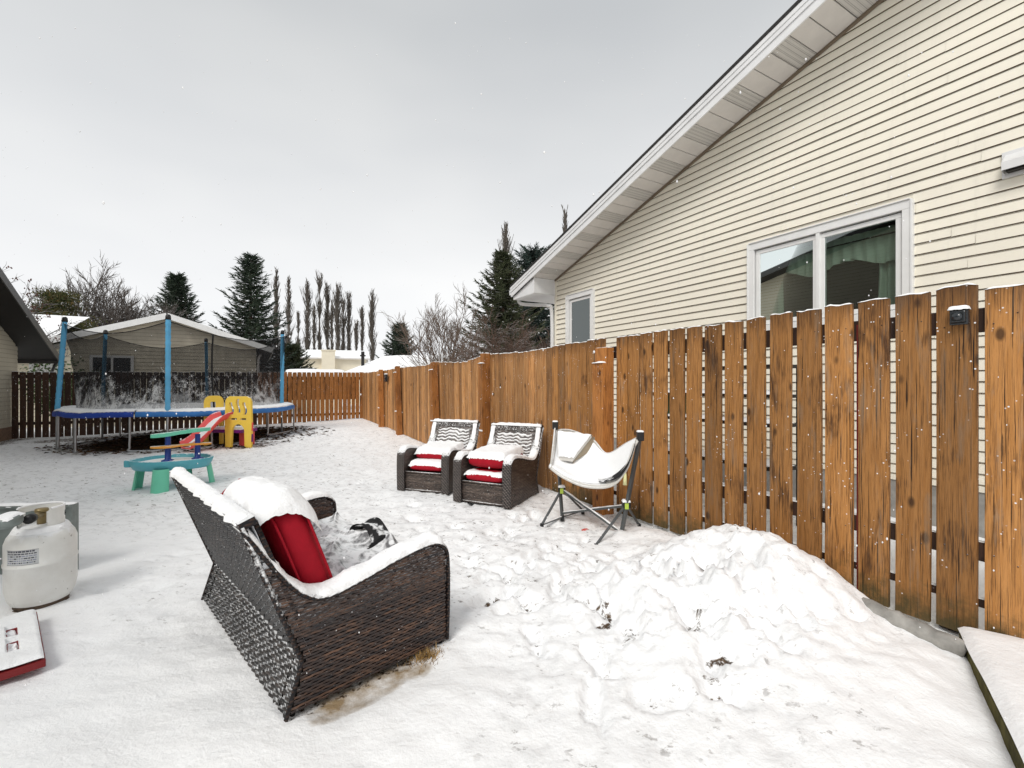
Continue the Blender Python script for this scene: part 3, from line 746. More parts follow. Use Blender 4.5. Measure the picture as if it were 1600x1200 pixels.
for ya,yb in ((.62,-4.9),(-4.9,-12),(-12,-20.6)):
    za=gr(ya) if ya<=0 else 2.30-.5*ya; zb=gr(yb)
    for (x0,x1,a,b,m) in ((-6,.62,.02,.17,0),):
        mb.add([(x0,ya,za+b),(x1,ya,za+b),(x1,yb,zb+b),(x0,yb,zb+b),(x0,ya,za+a),(x1,ya,za+a),(x1,yb,zb+a),(x0,yb,zb+a)],[(0,1,2,3),(4,7,6,5),(0,4,5,1),(0,3,7,4),(1,5,6,2),(3,2,6,7)],m,None,False)
ro=mb.build('roof',M['soffit_dark'],gl_)
mb=MB(); mb.sweep([(.632,.64,2.30-.32+.10),(.632,-4.9,4.75+.10),(.632,-12,6.312+.10),(.632,-20.5,2.06+.10)],[(-.10,-.012),(.09,-.012),(.09,.012),(-.10,.012)],(0,.44,.9)); mb.build('fascia',plain('dark_fascia',(.05,.048,.047),.45,.5),ro)
mb=MB()
def Pg(a,b):
    y=.55-a*12; zz=(gr(y) if y<0 else 2.30-.5*y)+.172; return (.60-b*6,y,zz+.03*(1-abs(2*b-1)**8)*(.5+abs(nz(y*2,b*5))))
mb.grid(Pg,30,14); mb.build('roof_snow',M['snow'],ro)
mb=MB(); mb.sweep([(.66,.67,1.98),(.0,.69,1.97),(-5.0,.69,1.97)],[(-.05,-.05),(.05,-.05),(.05,.05),(-.05,.05)],(0,0,1)); mb.tube([(.55,.68,1.94),(.5,.5,1.6),(.1,.06,1.3),(.08,.05,.1)],.035,8); mb.build('gutter',M['dark_fascia'],gl_)

# --- gabled neighbours behind the back fence
def gable_house(name,label,loc,rz,half,depth,wallz,slope,over,wall,roofth=.12,snow=.05,wins=(),chim=None,ground=-.5,ext=None,front_over=.32):
    """gable front at local y=0 looking -y, ridge along +y; wallz = wall height at the corners"""
    t=thing(name,label,'house',loc,rz)
    rz_=lambda x: wallz+slope*(half-abs(x))
    mb=MB()
    # lap siding front, courses on y plane -> build in rotated axes
    m2=MB(); lap_siding(m2,-half,half,ground+.4,wallz+slope*half,lambda y:rz_(y),[(a,b,c,d) for a,b,c,d in wins],.13,.016,None,sgn=-1)
    m2.v=[(y,x,z) for x,y,z in m2.v]
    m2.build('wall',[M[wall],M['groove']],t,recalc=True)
    mb.add([(-half,.01,ground),(half,.01,ground),(half,.01,wallz),(0,.01,rz_(0)),(-half,.01,wallz)],[(0,1,2,3,4)],0,None,False)
    for sx in (-1,1): mb.add([(sx*half,.01,ground),(sx*half,depth,ground),(sx*half,depth,wallz),(sx*half,.01,wallz)],[(0,1,2,3)],0,None,False)
    mb.build('side_wall',M[wall],t)
    mb=MB(); sn=MB(); fa=MB()
    for sx in (-1,1):
        xe=half+over; ze=wallz-slope*over; zr=rz_(0); y0=-front_over; y1=depth+front_over
        mb.add([(0,y0,zr+roofth),(sx*xe,y0,ze+roofth),(sx*xe,y1,ze+roofth),(0,y1,zr+roofth),(0,y0,zr),(sx*xe,y0,ze),(sx*xe,y1,ze),(0,y1,zr)],[(0,1,2,3),(4,7,6,5),(0,4,5,1),(1,5,6,2),(3,2,6,7)],0,None,False)
        fa.sweep([(0,y0-.013,zr+.06),(sx*xe,y0-.013,ze+.06)],[(-.10,-.012),(.10,-.012),(.10,.012),(-.10,.012)],(0,0,1))
        fa.box(min(sx*xe,sx*xe+sx*.02),max(sx*xe,sx*xe+sx*.02),y0,y1,ze-.03,ze+.14)
        if snow:
            def Pn(a,b,sx=sx):
                x=a*xe*.995; y=y0+.02+b*(y1-y0-.04); e=(1-abs(2*b-1)**12)*(1-max(0,(a-.9)/.1)**4); return (sx*x,y,zr-slope*x+roofth+.003+snow*e*(.6+.8*abs(nz(x*.8,y*.8,3))))
            sn.grid(Pn,20,30)
    rf=mb.build('roof',M['shingle'],t); fa.build('fascia',M['white_trim'],t)
    if snow: sn.build('roof_snow',M['snow'],rf)
    for a,b,c,d in wins:
        mb=MB(); 
        for q in ((a-.08,b+.08,d,d+.08),(a-.08,b+.08,c-.08,c),(a-.08,a,c,d),(b,b+.08,c,d)): mb.box(q[0],q[1],-.05,.02,q[2],q[3])
        mb.box((a+b)/2-.03,(a+b)/2+.03,-.04,.01,c,d)
        f=mb.build('window',M['white_trim'],t)
        mb=MB(); mb.add([(a,-.005,c),(b,-.005,c),(b,-.005,d),(a,-.005,d)],[(0,1,2,3)],0,None,False); mb.build('pane',M['dark_glass_solid'],f)
    if chim:
        x,y,w_,d_,z0,z1=chim; mb=MB(); mb.box(x-w_,x+w_,y-d_,y+d_,z0,z1); mb.box(x-w_-.05,x+w_+.05,y-d_-.05,y+d_+.05,z1,z1+.12); mb.build('chimney',M[wall],rf)
    return t
t=NT('dark_glass_solid'); M['dark_glass_solid']=t.fin((.02,.025,.03),.06,None,.6)
# gable wall lies on s=19.85 ; ridge u=264
pr=yard(-12.2,16.1); q=W(pr[0],19.95)
h0=gable_house('beige_gable_house','beige house with low front gable directly behind the trampoline','house' and W(pr[0],20.3),TH,2.75,9,2.78,.335,.55,'beige_siding',wins=[(-2.05,-1.05,1.35,2.25)],snow=.03)
# the long wing running on to the left, with a porch recess
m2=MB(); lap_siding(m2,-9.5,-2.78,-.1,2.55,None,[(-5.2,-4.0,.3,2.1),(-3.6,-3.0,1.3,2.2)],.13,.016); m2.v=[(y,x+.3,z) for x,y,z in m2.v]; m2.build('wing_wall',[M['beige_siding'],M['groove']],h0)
mb=MB(); mb.box(-9.5,-2.78,.32,.4,-.5,2.7); mb.box(-3.68,-2.92,.24,.31,1.22,1.3); mb.box(-3.68,-2.92,.24,.31,2.2,2.28); mb.box(-3.68,-3.6,.24,.31,1.3,2.2); mb.box(-3.0,-2.92,.24,.31,1.3,2.2); mb.build('wing_trim',M['white_trim'],h0)
mb=MB(); mb.add([(-9.9,-.25,2.68),(-3.2,-.25,2.68),(-3.2,4.5,4.1),(-9.9,4.5,4.1),(-9.9,-.25,2.55),(-3.2,-.25,2.55)],[(0,1,2,3),(0,4,5,1)],0,None,False); wr=mb.build('wing_roof',M['snow'],h0)
mb=MB(); mb.box(-9.9,-3.2,-.27,-.252,2.5,2.69); mb.build('wing_fascia',M['soffit_white'],h0)
mb=MB(); mb.tube([(2.9,-.1,2.5),(2.82,-.06,2.3),(2.79,-.06,.2)],.04,8); mb.build('downspout',M['soffit_white'],h0)

def px(u,v,Y): return at(u,v,Y)
# distant houses beyond the corner of the yard
def side_house(name,label,p0,p1,zeave,zridge,depth,wall,snow=.06,over=.4,wins=(),chims=(),ground=-1,gable_r=True):
    """house whose long side runs p0->p1 and faces the camera; eave at zeave, ridge behind"""
    p0=Vector((p0[0],p0[1],0)); p1=Vector((p1[0],p1[1],0)); L=(p1-p0).length; rz=math.atan2((p1-p0).y,(p1-p0).x)
    t=thing(name,label,'house',p0,rz); hd=depth/2; sl=(zridge-zeave)/hd
    mb=MB(); mb.add([(0,0,ground),(L,0,ground),(L,0,zeave),(0,0,zeave),(0,depth,ground),(L,depth,ground),(L,depth,zeave),(0,depth,zeave),(0,hd,zridge),(L,hd,zridge)],[(0,1,2,3),(5,4,7,6),(0,3,8,7,4),(1,5,6,9,2)],0,None,False)
    mb.build('wall',M[wall],t)
    mb=MB(); sn=MB()
    for sy in (0,1):
        ye=-over if sy==0 else depth+over; ze=zeave-sl*over
        mb.add([(-over,hd,zridge+.12),(L+over,hd,zridge+.12),(L+over,ye,ze+.12),(-over,ye,ze+.12),(-over,hd,zridge),(L+over,hd,zridge),(L+over,ye,ze),(-over,ye,ze)],[(0,1,2,3),(4,7,6,5),(3,2,6,7),(0,3,7,4),(1,5,6,2)],0,None,False)
        def Pn(a,b,ye=ye,ze=ze):
            e=(1-abs(2*a-1)**14)*(1-b**12); x=-over+.03+a*(L+2*over-.06); y=hd+(ye-hd)*b*.99
            return (x,y,zridge+(ze-zridge)*b*.99+.123+snow*e*(.7+.6*abs(nz(x*.6,y*.6,9))))
        sn.grid(Pn,24,10)
    rf=mb.build('roof',M['soffit_white'],t); sn.build('roof_snow',M['snow'],rf)
    for a,b,c,d in wins:
        mb=MB(); mb.box(a-.08,b+.08,-.05,.0,c-.08,d+.08); f=mb.build('window',M['white_trim'],t)
        mb=MB(); mb.box(a,b,-.07,-.051,c,d); mb.build('pane',M['dark_glass_solid'],f)
    for (x,y,w_,d_,z0,z1,mt) in chims:
        mb=MB(); mb.box(x-w_,x+w_,y-d_,y+d_,z0,z1); mb.box(x-w_-.06,x+w_+.06,y-d_-.06,y+d_+.06,z1,z1+.1); c_=mb.build('chimney',M[mt],rf)
        mb=MB(); mb.tube([(x,y,z1+.1),(x,y,z1+.35)],.12,8); mb.build('flue',M['soffit_dark'],c_)
    return t
a=px(471,575,45);b=px(572,575,47)
side_house('two_storey_house','tan two storey house with broad chimney below the row of poplars','house' and (a.x,a.y),(b.x,b.y),3.95,4.85,7,'beige_siding',wins=[(.5,1.1,2.0,2.9)],chims=[(2.5,-.35,.62,.35,-1,4.65,'beige_siding')],ground=-1)
a=px(548,570,32);b=px(655,560,30)
side_house('wide_roofed_house','low house with wide snowy roof and black vent pipe beyond the fence corner',(a.x,a.y),(b.x,b.y),2.15,3.35,8,'beige_siding',wins=[(1.0,1.9,1.45,1.95)],chims=[(.15,1.1,.08,.08,2.2,3.35,'soffit_dark')],snow=.12)
a=px(455,585,24);b=px(532,585,25)
side_house('snowy_shed','low shed roof thick with snow just above the corner of the back fence',(a.x,a.y),(b.x,b.y),1.78,2.02,3,'beige_siding',snow=.06,over=.3)
q=px(680,590,26); gable_house('small_gable_house','small house with snowy gable behind the bare tree beyond the leaning posts',(q.x,q.y,0),R(12),2.2,7,1.85,.34,.4,'beige_siding',snow=.12,wins=[(-.6,.4,1.2,1.9)],ground=-1)
# ------------------------------------------------------------------ trees
def bark(name,col,snow=.5):
    t=NT(name); o=t.tc(); n=t.noise(t.mapping(o,(6,6,1)),4,5,.6)
    c=t.mix(n,tuple(x*.55 for x in col),tuple(x*1.5 for x in col)); c=t.snowtop(c,.6,.9,snow,8)
    M[name]=t.fin(c,.9,t.bump(n,.5,.01),.15)
bark('bark_grey',(.10,.085,.075)); bark('bark_brown',(.13,.085,.065)); bark('bark_tan',(.15,.11,.085)); bark('bark_poplar',(.115,.10,.085),.15)
def needle(name,a,b,c_,frost=.25):
    t=NT(name); o=t.tc(); n=t.noise(o,1.3,4,.6); n2=t.noise(o,9,3,.6)
    c=t.mix(t.ramp(n,[(.35,0),(.65,1)]),a,b); c=t.mix(t.ramp(n2,[(.5,0),(.72,1)]),c,c_); c=t.snowtop(c,.75,1.25,frost,5)
    M[name]=t.fin(c,.8,None,.15)
needle('needles_dark',(.018,.03,.02),(.04,.058,.036),(.09,.11,.075),.35); needle('needles_blue',(.02,.034,.028),(.045,.068,.055),(.11,.14,.125),.45)
needle('needles_brownish',(.035,.045,.016),(.065,.075,.025),(.17,.095,.035),.2); needle('needles_olive',(.03,.04,.018),(.06,.07,.034),(.13,.13,.08),.4)
M_b=plain('berries',(.09,.02,.012),.6)

def limb(mb,p,d,L,r,rnd,segs=5,wob=.18,up=.05,sides=4,rend=.25):
    pts=[p.copy()];d=d.normalized();q=p.copy()
    for i in range(segs):
        d=(d+Vector((rnd.gauss(0,wob),rnd.gauss(0,wob),rnd.gauss(0,wob*.7)+up))).normalized(); q=q+d*(L/segs); pts.append(q.copy())
    rs=[r*(1-(1-rend)*i/segs) for i in range(segs+1)]
    mb.tube(pts,rs,sides,0,cap=False); return pts,rs
def grow(mb,p,d,L,r,lev,rnd,rmin,nb=(4,6),ratio=.62,spread=.75,up=.06,tips=None,wob=.16):
    pts,rs=limb(mb,p,d,L,max(r,rmin),rnd,5 if lev>0 else 3,wob,up,5 if lev>2 else (4 if lev>1 else 3))
    if tips is not None and lev==0: tips.append(pts[-1])
    if lev==0: return
    n=rnd.randint(*nb)
    for i in range(n):
        f=.25+.75*(i+rnd.random()*.8)/n; f=min(f,.99); k=f*5; j=min(int(k),4); q=pts[j].lerp(pts[j+1],k-j); ax=(pts[j+1]-pts[j]).normalized()
        o=ax.orthogonal().normalized(); o.rotate(Matrix.Rotation(rnd.uniform(0,6.28),3,ax)); dd=(ax+o*spread*rnd.uniform(.7,1.3)).normalized()
        grow(mb,q,dd,L*ratio*rnd.uniform(.75,1.15)*(1.1-.4*f),r*.5,lev-1,rnd,rmin,nb,ratio,spread,up,tips,wob)
def bare_tree(name,label,loc,H,seed,mat,stems=1,lev=4,rmin=.008,spread=.7,trunkr=.12,group=None,lean=.3,first=.35,up=.06,nb=(4,6),berries=False,fan=.35):
    rnd=random.Random(seed); t=thing(name,label,'tree',loc,0,group); tr=MB(); cr=MB(); tips=[]
    for sidx in range(stems):
        a=rnd.uniform(0,6.28); l=fan if stems>1 else .05; d=Vector((math.cos(a)*l*rnd.uniform(.4,1.2),math.sin(a)*l*rnd.uniform(.4,1.2),1)).normalized()
        pts,rs=limb(tr,Vector((math.cos(a)*.08*(stems>1),math.sin(a)*.08*(stems>1),-.3)),d,H*first+.3,trunkr,rnd,5,.05,.02,8,.75)
        n=rnd.randint(3,5) if stems>1 else rnd.randint(6,8)
        for i in range(n):
            f=.5+.5*(i+1)/n; k=f*5; j=min(int(k-.001),4); q=pts[j].lerp(pts[j+1],k-j); an=6.28*i/n+rnd.random(); sp=lean*rnd.uniform(.6,1.6)
            dd=Vector((math.cos(an)*sp,math.sin(an)*sp,1)).normalized(); grow(cr,q,dd,H*(1-first)*.62*rnd.uniform(.8,1.1),trunkr*.55,lev-1,rnd,rmin,nb,.6,spread,up,tips)
    tr.build('trunk',M[mat],t,recalc=False); cr.build('crown',M[mat],t,recalc=False)
    if berries:
        mb=MB()
        for q in rnd.sample(tips,min(len(tips),90)):
            for k in range(5):
                c=q+Vector((rnd.gauss(0,.05),rnd.gauss(0,.05),rnd.gauss(0,.03)-.03)); s_=.028
                mb.add([c+Vector(v)*s_ for v in ((1,0,0),(-1,0,0),(0,1,0),(0,-1,0),(0,0,1),(0,0,-1))],[(0,2,4),(2,1,4),(1,3,4),(3,0,4),(2,0,5),(1,2,5),(3,1,5),(0,3,5)])
        mb.build('berries',M['berries'],t,recalc=False)
    return t
def conifer(name,label,loc,H,Wd,seed,mat,group=None,start=.06,droop=.25,dens=1.0,spray=.30,power=.85,gap=.0,irr=.2):
    rnd=random.Random(seed); t=thing(name,label,'tree',loc,0,group)
    tr=MB(); tr.tube([(0,0,-.5),(0,0,H*.5),(0,0,H*.98)],[H*.02,H*.012,.02],8); tr.build('trunk',M['bark_brown'],t,recalc=False)
    cr=MB(); V=[];Fc=[]
    def tri(c,d,w,l):
        sd=d.cross(Vector((rnd.gauss(0,1),rnd.gauss(0,1),rnd.gauss(0,1)))).normalized()*w; o=len(V)
        V.extend([c-sd,c+sd,c+d*l+sd*.3,c+d*l-sd*.3]); Fc.append((o,o+1,o+2,o+3))
    z=H*start; step=H*.028
    while z<H*.985:
        f=(z-H*start)/(H*(1-start)); Lb=Wd*.5*(1-f)**power*(1+rnd.uniform(-irr,irr))+.12
        n=max(4,int((7+4*(1-f))*dens)); a0=rnd.uniform(0,6.28)
        for i in range(n):
            if rnd.random()<gap: continue
            a=a0+6.28*i/n+rnd.uniform(-.3,.3); L=Lb*rnd.uniform(.65,1.15); rise=(.55*f-.12); h=Vector((math.cos(a),math.sin(a),0))
            m=max(3,int(L/(spray*.62))); prev=None; zz0=z+rnd.uniform(-.5,.5)*step
            pts=[]
            for k in range(m+1):
                g=k/m; pts.append(h*(L*g)+Vector((0,0,zz0+rise*L*g-droop*L*math.sin(g*2.2)*.55+.16*L*g**3)))
            cr.tube([pts[0],pts[m//2],pts[-1]],[.03,.018,.006],3,0,cap=False)
            for k in range(m):
                d=(pts[k+1]-pts[k]).normalized(); side=Vector((-h.y,h.x,0)); ww=spray*(1.25-.6*k/m)
                for r_ in range(int(9*dens)+1):
                    c=pts[k].lerp(pts[k+1],rnd.random())+Vector((rnd.gauss(0,.03),rnd.gauss(0,.03),rnd.gauss(0,.03)))
                    dd=(d*.7+side*rnd.choice((-1,1))*rnd.uniform(.3,1.1)+Vector((0,0,rnd.uniform(-.45,.12)))).normalized()
                    tri(c,dd,spray*.075,ww*rnd.uniform(.4,1.25))
            for r_ in range(4): tri(pts[-1],(pts[-1]-pts[-2]).normalized()+Vector((rnd.gauss(0,.3),rnd.gauss(0,.3),rnd.gauss(0,.2))),spray*.08,spray*.7)
        z+=step
    for r_ in range(12): tri(Vector((0,0,H*.95)),Vector((rnd.gauss(0,.25),rnd.gauss(0,.25),1)).normalized(),spray*.07,H*.05)
    cr.add(V,Fc,1,None,False); cr.build('crown',[M['bark_brown'],M[mat]],t,recalc=False); return t
def poplar(loc,H,seed,wd,label,group):
    rnd=random.Random(seed); t=thing('poplar_tree',label,'tree',loc,0,group); tr=MB(); tr.tube([(0,0,-1),(.05,0,H*.4),(0,.03,H*.97)],[H*.013,H*.009,.03],6); tr.build('trunk',M['bark_poplar'],t,recalc=False)
    cr=MB(); n=210
    for i in range(n):
        f=.10+.86*i/n; z=H*f;
        if nz(f*7,seed*3.3)>.42: continue
        a=rnd.uniform(0,6.28); L=(wd*3.6)*(1.08-f)**.5*min(1,(f+.25))*rnd.uniform(.5,1.2)*(1+.7*nz(f*5,seed*1.7))
        tilt=rnd.uniform(.14,.40); d=Vector((math.cos(a)*tilt,math.sin(a)*tilt,1)); pts,rs=limb(cr,Vector((0,0,z)),d,L,.055,rnd,4,.035,.06,3,.35)
        for k in range(4):
            j=rnd.randint(0,3); q=pts[j]; b=rnd.uniform(0,6.28); limb(cr,q,Vector((math.cos(b)*.35,math.sin(b)*.35,1)),L*.4,.035,rnd,2,.05,.05,3,.5)
    cr.build('crown',M['bark_poplar'],t,recalc=False); return t
def on(u,Y,z=0): return Vector(((u-800)/F*Y,Y,z))
# row of bare poplars far behind
PP=[(432,421,60,.9),(451,431,70,1.1),(466,489,80,.7),(480.6,439,72,1.25),(491,470,80,.9),(499,437,74,1.15),(511.5,447,75,1.1),(518.6,466,82,.8),(528,449,74,1.3),(536.5,470,78,1.0),(545,463,76,1.05),(557,505,88,.8),(566,478,82,1.0),(582,460,76,1.35)]
where=['tall thin poplar hugging the right side of the big spruce','tall poplar in the first gap right of the big spruce','short slim poplar, third right of the big spruce','broad poplar standing just left of the chimney','slim poplar tucked behind the broad one left of the chimney','tallest poplar in line with the chimney roof','poplar directly behind the broad chimney','slim short poplar right of the chimney','thickest poplar in the middle of the row','poplar leaning close to the thick middle one','last poplar of the dense middle clump','smallest poplar standing alone in the gap','poplar second from the right end of the row','stout poplar at the right end of the row']
for i,((u,v,Yp,wd),lb) in enumerate(zip(PP,where)):
    poplar(on(u,Yp),CZ+(600-v)*Yp/F,40+i,wd,lb,'bare poplars in a row behind the houses')
poplar(on(790,46),CZ+(600-351)*46/F,71,1.15,'bare poplar topping the spruce left of the cream house','poplars near the cream house')
poplar(on(883,46),CZ+(600-325)*46/F,72,1.0,'bare poplar tip poking above the cream house roof','poplars near the cream house')
poplar(on(776,52),CZ+(600-395)*52/F,73,.8,'shorter poplar just left of the one above the spruce','poplars near the cream house')
# conifers
conifer('spruce_tree','large dark spruce rising behind the right half of the trampoline',on(392,33),CZ+200*33/F,6.1,1,'needles_dark',droop=.22,spray=.46,irr=.28,gap=.12,dens=1.1,power=.75)
conifer('spruce_tree','smaller dense spruce behind the gable ridge of the beige house',on(276,32),CZ+169*32/F,5.0,2,'needles_dark',spray=.42,dens=1.2,power=.7,irr=.2)
conifer('spruce_tree','small distant spruce standing alone above the wide snowy roof',on(625,58),CZ+92*58/F,6.0,3,'needles_dark',spray=.55,dens=1.2,power=.62,irr=.3)
conifer('spruce_tree','olive spruce behind the bare trees left of the cream house',on(786,26),CZ+205*26/F,6.6,4,'needles_olive',spray=.36,dens=1.2,gap=.08,power=.8,irr=.3)
conifer('spruce_tree','bluish spruce half hidden behind the eave of the cream house',on(832,31),CZ+209*31/F,6.8,5,'needles_blue',spray=.38,dens=1.4,power=.45)
conifer('spruce_tree','low dark spruce at the right edge of the trampoline net',on(455,38),CZ+60*38/F,4.2,6,'needles_olive',spray=.4,dens=1.1,power=.6)
# a round crowned pine: clumps of needles on a branching frame
def pine(name,label,loc,H,Wd,seed):
    rnd=random.Random(seed); t=thing(name,label,'tree',loc); tr=MB(); tips=[]
    limb(tr,Vector((0,0,-.3)),Vector((0,0,1)),H*.9,.16,rnd,5,.03,0,8,.4); tr.build('trunk',M['bark_brown'],t,recalc=False)
    cr=MB(); V=[];Fc=[]
    for i in range(62):
        f=rnd.uniform(.3,1); a=rnd.uniform(0,6.28); L=Wd*.5*(1.1-(max(0,f-.55)/.5)**1.6)*rnd.uniform(.45,1.05); pts,_=limb(cr,Vector((0,0,H*(f*.88))),Vector((math.cos(a),math.sin(a),.35)),L,.05,rnd,4,.12,.02,3)
        for q in pts[2:]:
            c0=q+Vector((rnd.gauss(0,.1),rnd.gauss(0,.1),.05)); 
            for k in range(70):
                dd=Vector((rnd.gauss(0,1),rnd.gauss(0,1),rnd.gauss(.3,.8))).normalized(); c=c0+Vector((rnd.gauss(0,.24),rnd.gauss(0,.24),rnd.gauss(0,.11))); sd=dd.orthogonal().normalized()*.018; o=len(V)
                V.extend([c-sd,c+sd,c+dd*.2]); Fc.append((o,o+1,o+2))
    cr.add(V,Fc,1,None,False); cr.build('crown',[M['bark_brown'],M['needles_brownish']],t,recalc=False); return t
pine('pine_tree','round topped rusty green pine above the garage roof edge',on(80,20),CZ+158*20/F,3.3,9)
# bare trees
bare_tree('bare_tree','wide leafless grey tree between the pine and the smaller spruce',on(168,24),CZ+205*24/F,21,'bark_grey',stems=7,lev=4,rmin=.013,spread=.5,trunkr=.09,lean=.45,first=.3,nb=(5,6),fan=.45)
bare_tree('rowan_tree','leafless tree hung with dark berry clusters over the garage roof',on(-34,14),CZ+225*14/F,23,'bark_grey',stems=2,lev=4,rmin=.007,spread=.7,trunkr=.07,lean=.5,first=.4,berries=True)
bare_tree('bare_tree','slender leafless tree fanning up beyond the leaning fence posts',on(702,20),CZ+165*20/F,25,'bark_tan',stems=5,lev=4,rmin=.010,spread=.5,trunkr=.06,lean=.4,first=.2,fan=.35,nb=(4,5))
bare_tree('bare_tree','dense reddish brown leafless tree beside the corner of the cream house',on(795,15),CZ+140*15/F,27,'bark_brown',stems=6,lev=4,rmin=.0065,spread=.9,trunkr=.05,lean=.6,first=.25,up=.02,nb=(5,6),fan=.5)
# leafy shrub showing over the back fence
def shrub(loc,r,seed,label):
    rnd=random.Random(seed); t=thing('green_shrub',label,'shrub',loc); st=MB(); V=[];Fc=[]
    for i in range(26):
        a=rnd.uniform(0,6.28); pts,_=limb(st,Vector((0,0,0)),Vector((math.cos(a)*.45,math.sin(a)*.45,1)),2.1*rnd.uniform(.7,1),.015,rnd,4,.12,.03,3)
        for q in pts[2:]:
            for k in range(26):
                dd=Vector((rnd.gauss(0,1),rnd.gauss(0,1),rnd.gauss(.2,1))).normalized(); c=q+Vector((rnd.gauss(0,.14),rnd.gauss(0,.14),rnd.gauss(0,.14))); sd=dd.orthogonal().normalized()*.03;o=len(V)
                V.extend([c,c+dd*.05+sd,c+dd*.1,c+dd*.05-sd]); Fc.append((o,o+1,o+2,o+3))
    st.build('stem',M['bark_brown'],t,recalc=False); mb=MB(); mb.add(V,Fc,0,None,False); mb.build('foliage',M['leaf_green'],t,recalc=False)
needle('leaf_green',(.03,.06,.018),(.07,.12,.04),(.16,.2,.09),.3)
shrub(on(98,14.2),.8,31,'light green leafy shrub peeking over the dark end of the back fence')
# ------------------------------------------------------------------ object materials
def wicker_mat(name,a,b,c_,snow=.0):
    t=NT(name); uv=t.tc('UV'); o=t.tc('Object')
    n=t.noise(t.mapping(uv,(5,85,1)),1.0,4,.65); n2=t.noise(t.mapping(uv,(30,75,1)),1.0,2)
    c=t.ramp(t.math('ADD',t.math('MULTIPLY',n,.75),t.math('MULTIPLY',n2,.25)),[(.36,a),(.5,b),(.66,c_)])
    fl=t.n('ShaderNodeTexVoronoi',feature='F1'); t.l(o,fl.inputs['Vector']); fl.inputs['Scale'].default_value=30
    c=t.mix(t.math('MULTIPLY',t.ramp(fl.outputs['Distance'],[(.06,1),(.1,0)]),t.ramp(t.noise(o,5,2),[(.52,0),(.58,1)])),c,(.85,.86,.88))
    if snow: c=t.snowtop(c,.45,.8,snow,45)
    M[name]=t.fin(c,.42,t.bump(t.noise(uv,400,2),.1,.001),.5); return M[name]
def rail_mat(name,a,c_,snow):
    t=NT(name); o=t.tc(); wv=t.n('ShaderNodeTexWave',bands_direction='Z'); t.l(o,wv.inputs[0]); wv.inputs['Scale'].default_value=19; wv.inputs['Distortion'].default_value=1.5; wv.inputs['Detail'].default_value=1
    wx=t.n('ShaderNodeTexWave',bands_direction='DIAGONAL'); t.l(o,wx.inputs[0]); wx.inputs['Scale'].default_value=16
    h=t.math('MULTIPLY',wv.outputs['Fac'],wx.outputs['Fac']); c=t.mix(t.ramp(t.math('ADD',t.math('MULTIPLY',h,.8),t.math('MULTIPLY',t.noise(o,22,4,.7),.5)),[(.25,0),(.75,1)]),a,c_); c=t.snowtop(c,.35,.6,snow,60)
    M[name]=t.fin(c,.45,t.bump(h,.9,.006),.3); return M[name]
rail_mat('wicker_brown_rail',(.006,.006,.008),(.05,.028,.02),.9); rail_mat('wicker_grey_rail',(.02,.019,.019),(.17,.14,.125),1)
wicker_mat('wicker_brown',(.007,.007,.011),(.042,.025,.020),(.17,.086,.050),.9)
wicker_mat('wicker_grey',(.02,.017,.016),(.075,.055,.046),(.18,.14,.115),1.0)
def packed(name,dark,amt):
    t=NT(name); o=t.tc(); n=t.noise(o,11,4,.6); n2=t.noise(o,70,3)
    f=t.ramp(t.math('ADD',n,t.math('MULTIPLY',t.math('SUBTRACT',n2,.5),.5)),[(amt-.05,0),(amt+.05,1)])
    M[name]=t.fin(t.mix(f,dark,(.85,.86,.88)),.8,None,.2); return M[name]
packed('wicker_core',(.006,.005,.005),.66); packed('wicker_core_snowy',(.008,.006,.006),.33)
def fabric(name,col,snow=.9,lo=.35,hi=.6,var=.25,nsc=26):
    t=NT(name); o=t.tc(); n=t.noise(o,14,5,.6); w_=t.noise(o,420,2)
    c=t.mix(n,tuple(x*(1-var) for x in col),tuple(x*(1+var) for x in col)); c=t.snowtop(c,lo,hi,snow,nsc)
    M[name]=t.fin(c,.75,t.bump(t.math('ADD',t.math('MULTIPLY',n,.7),t.math('MULTIPLY',w_,.3)),.4,.004),.25); return M[name]
fabric('red_fabric',(.36,.004,.016),1,.62,.8,.3,60); fabric('blanket_fabric',(.15,.15,.155),.95,.58,.95,.35,30); M['blanket_fabric'].node_tree.nodes['Principled BSDF'].inputs['Roughness'].default_value=1; M['blanket_fabric'].node_tree.nodes['Principled BSDF'].inputs['Specular IOR Level'].default_value=.05; fabric('white_fabric',(.62,.60,.56),1,.5,.9,.06); fabric('tan_fabric',(.30,.25,.18),.5,.7,.9); fabric('black_fabric',(.015,.015,.016),.8,.75,.95)
fabric('cushion_red',(.36,.004,.016),.9,1.05,1.2,.3,60)
plain('grey_tube',(.075,.08,.082),.35,.5); plain('black_plastic',(.012,.012,.013),.45); plain('zinc_tube',(.42,.43,.44),.35,.5,.7)
def plastic(name,col,snow=0,rough=.4,fade=.12,lo=.75,hi=1.0):
    t=NT(name); o=t.tc(); n=t.noise(o,5,5,.6); c=t.mix(n,tuple(x*(1-fade) for x in col),tuple(min(1,x*(1+fade)) for x in col))
    if snow: c=t.snowtop(c,lo,hi,snow,18)
    M[name]=t.fin(c,rough,t.bump(t.noise(o,60,2),.06,.003),.4); return M[name]
plastic('yellow_plastic',(.90,.62,.09),1); plastic('red_plastic',(.80,.10,.10),.9); plastic('purple_plastic',(.16,.01,.17),.8); plastic('aqua_plastic',(.10,.40,.48),.9,fade=.2); plastic('mint_plastic',(.16,.60,.42),.9,fade=.15)
plastic('orange_plastic',(.75,.33,.05),.8); plastic('navy_plastic',(.015,.05,.28),.6); plastic('lime_plastic',(.45,.6,.08),.3)
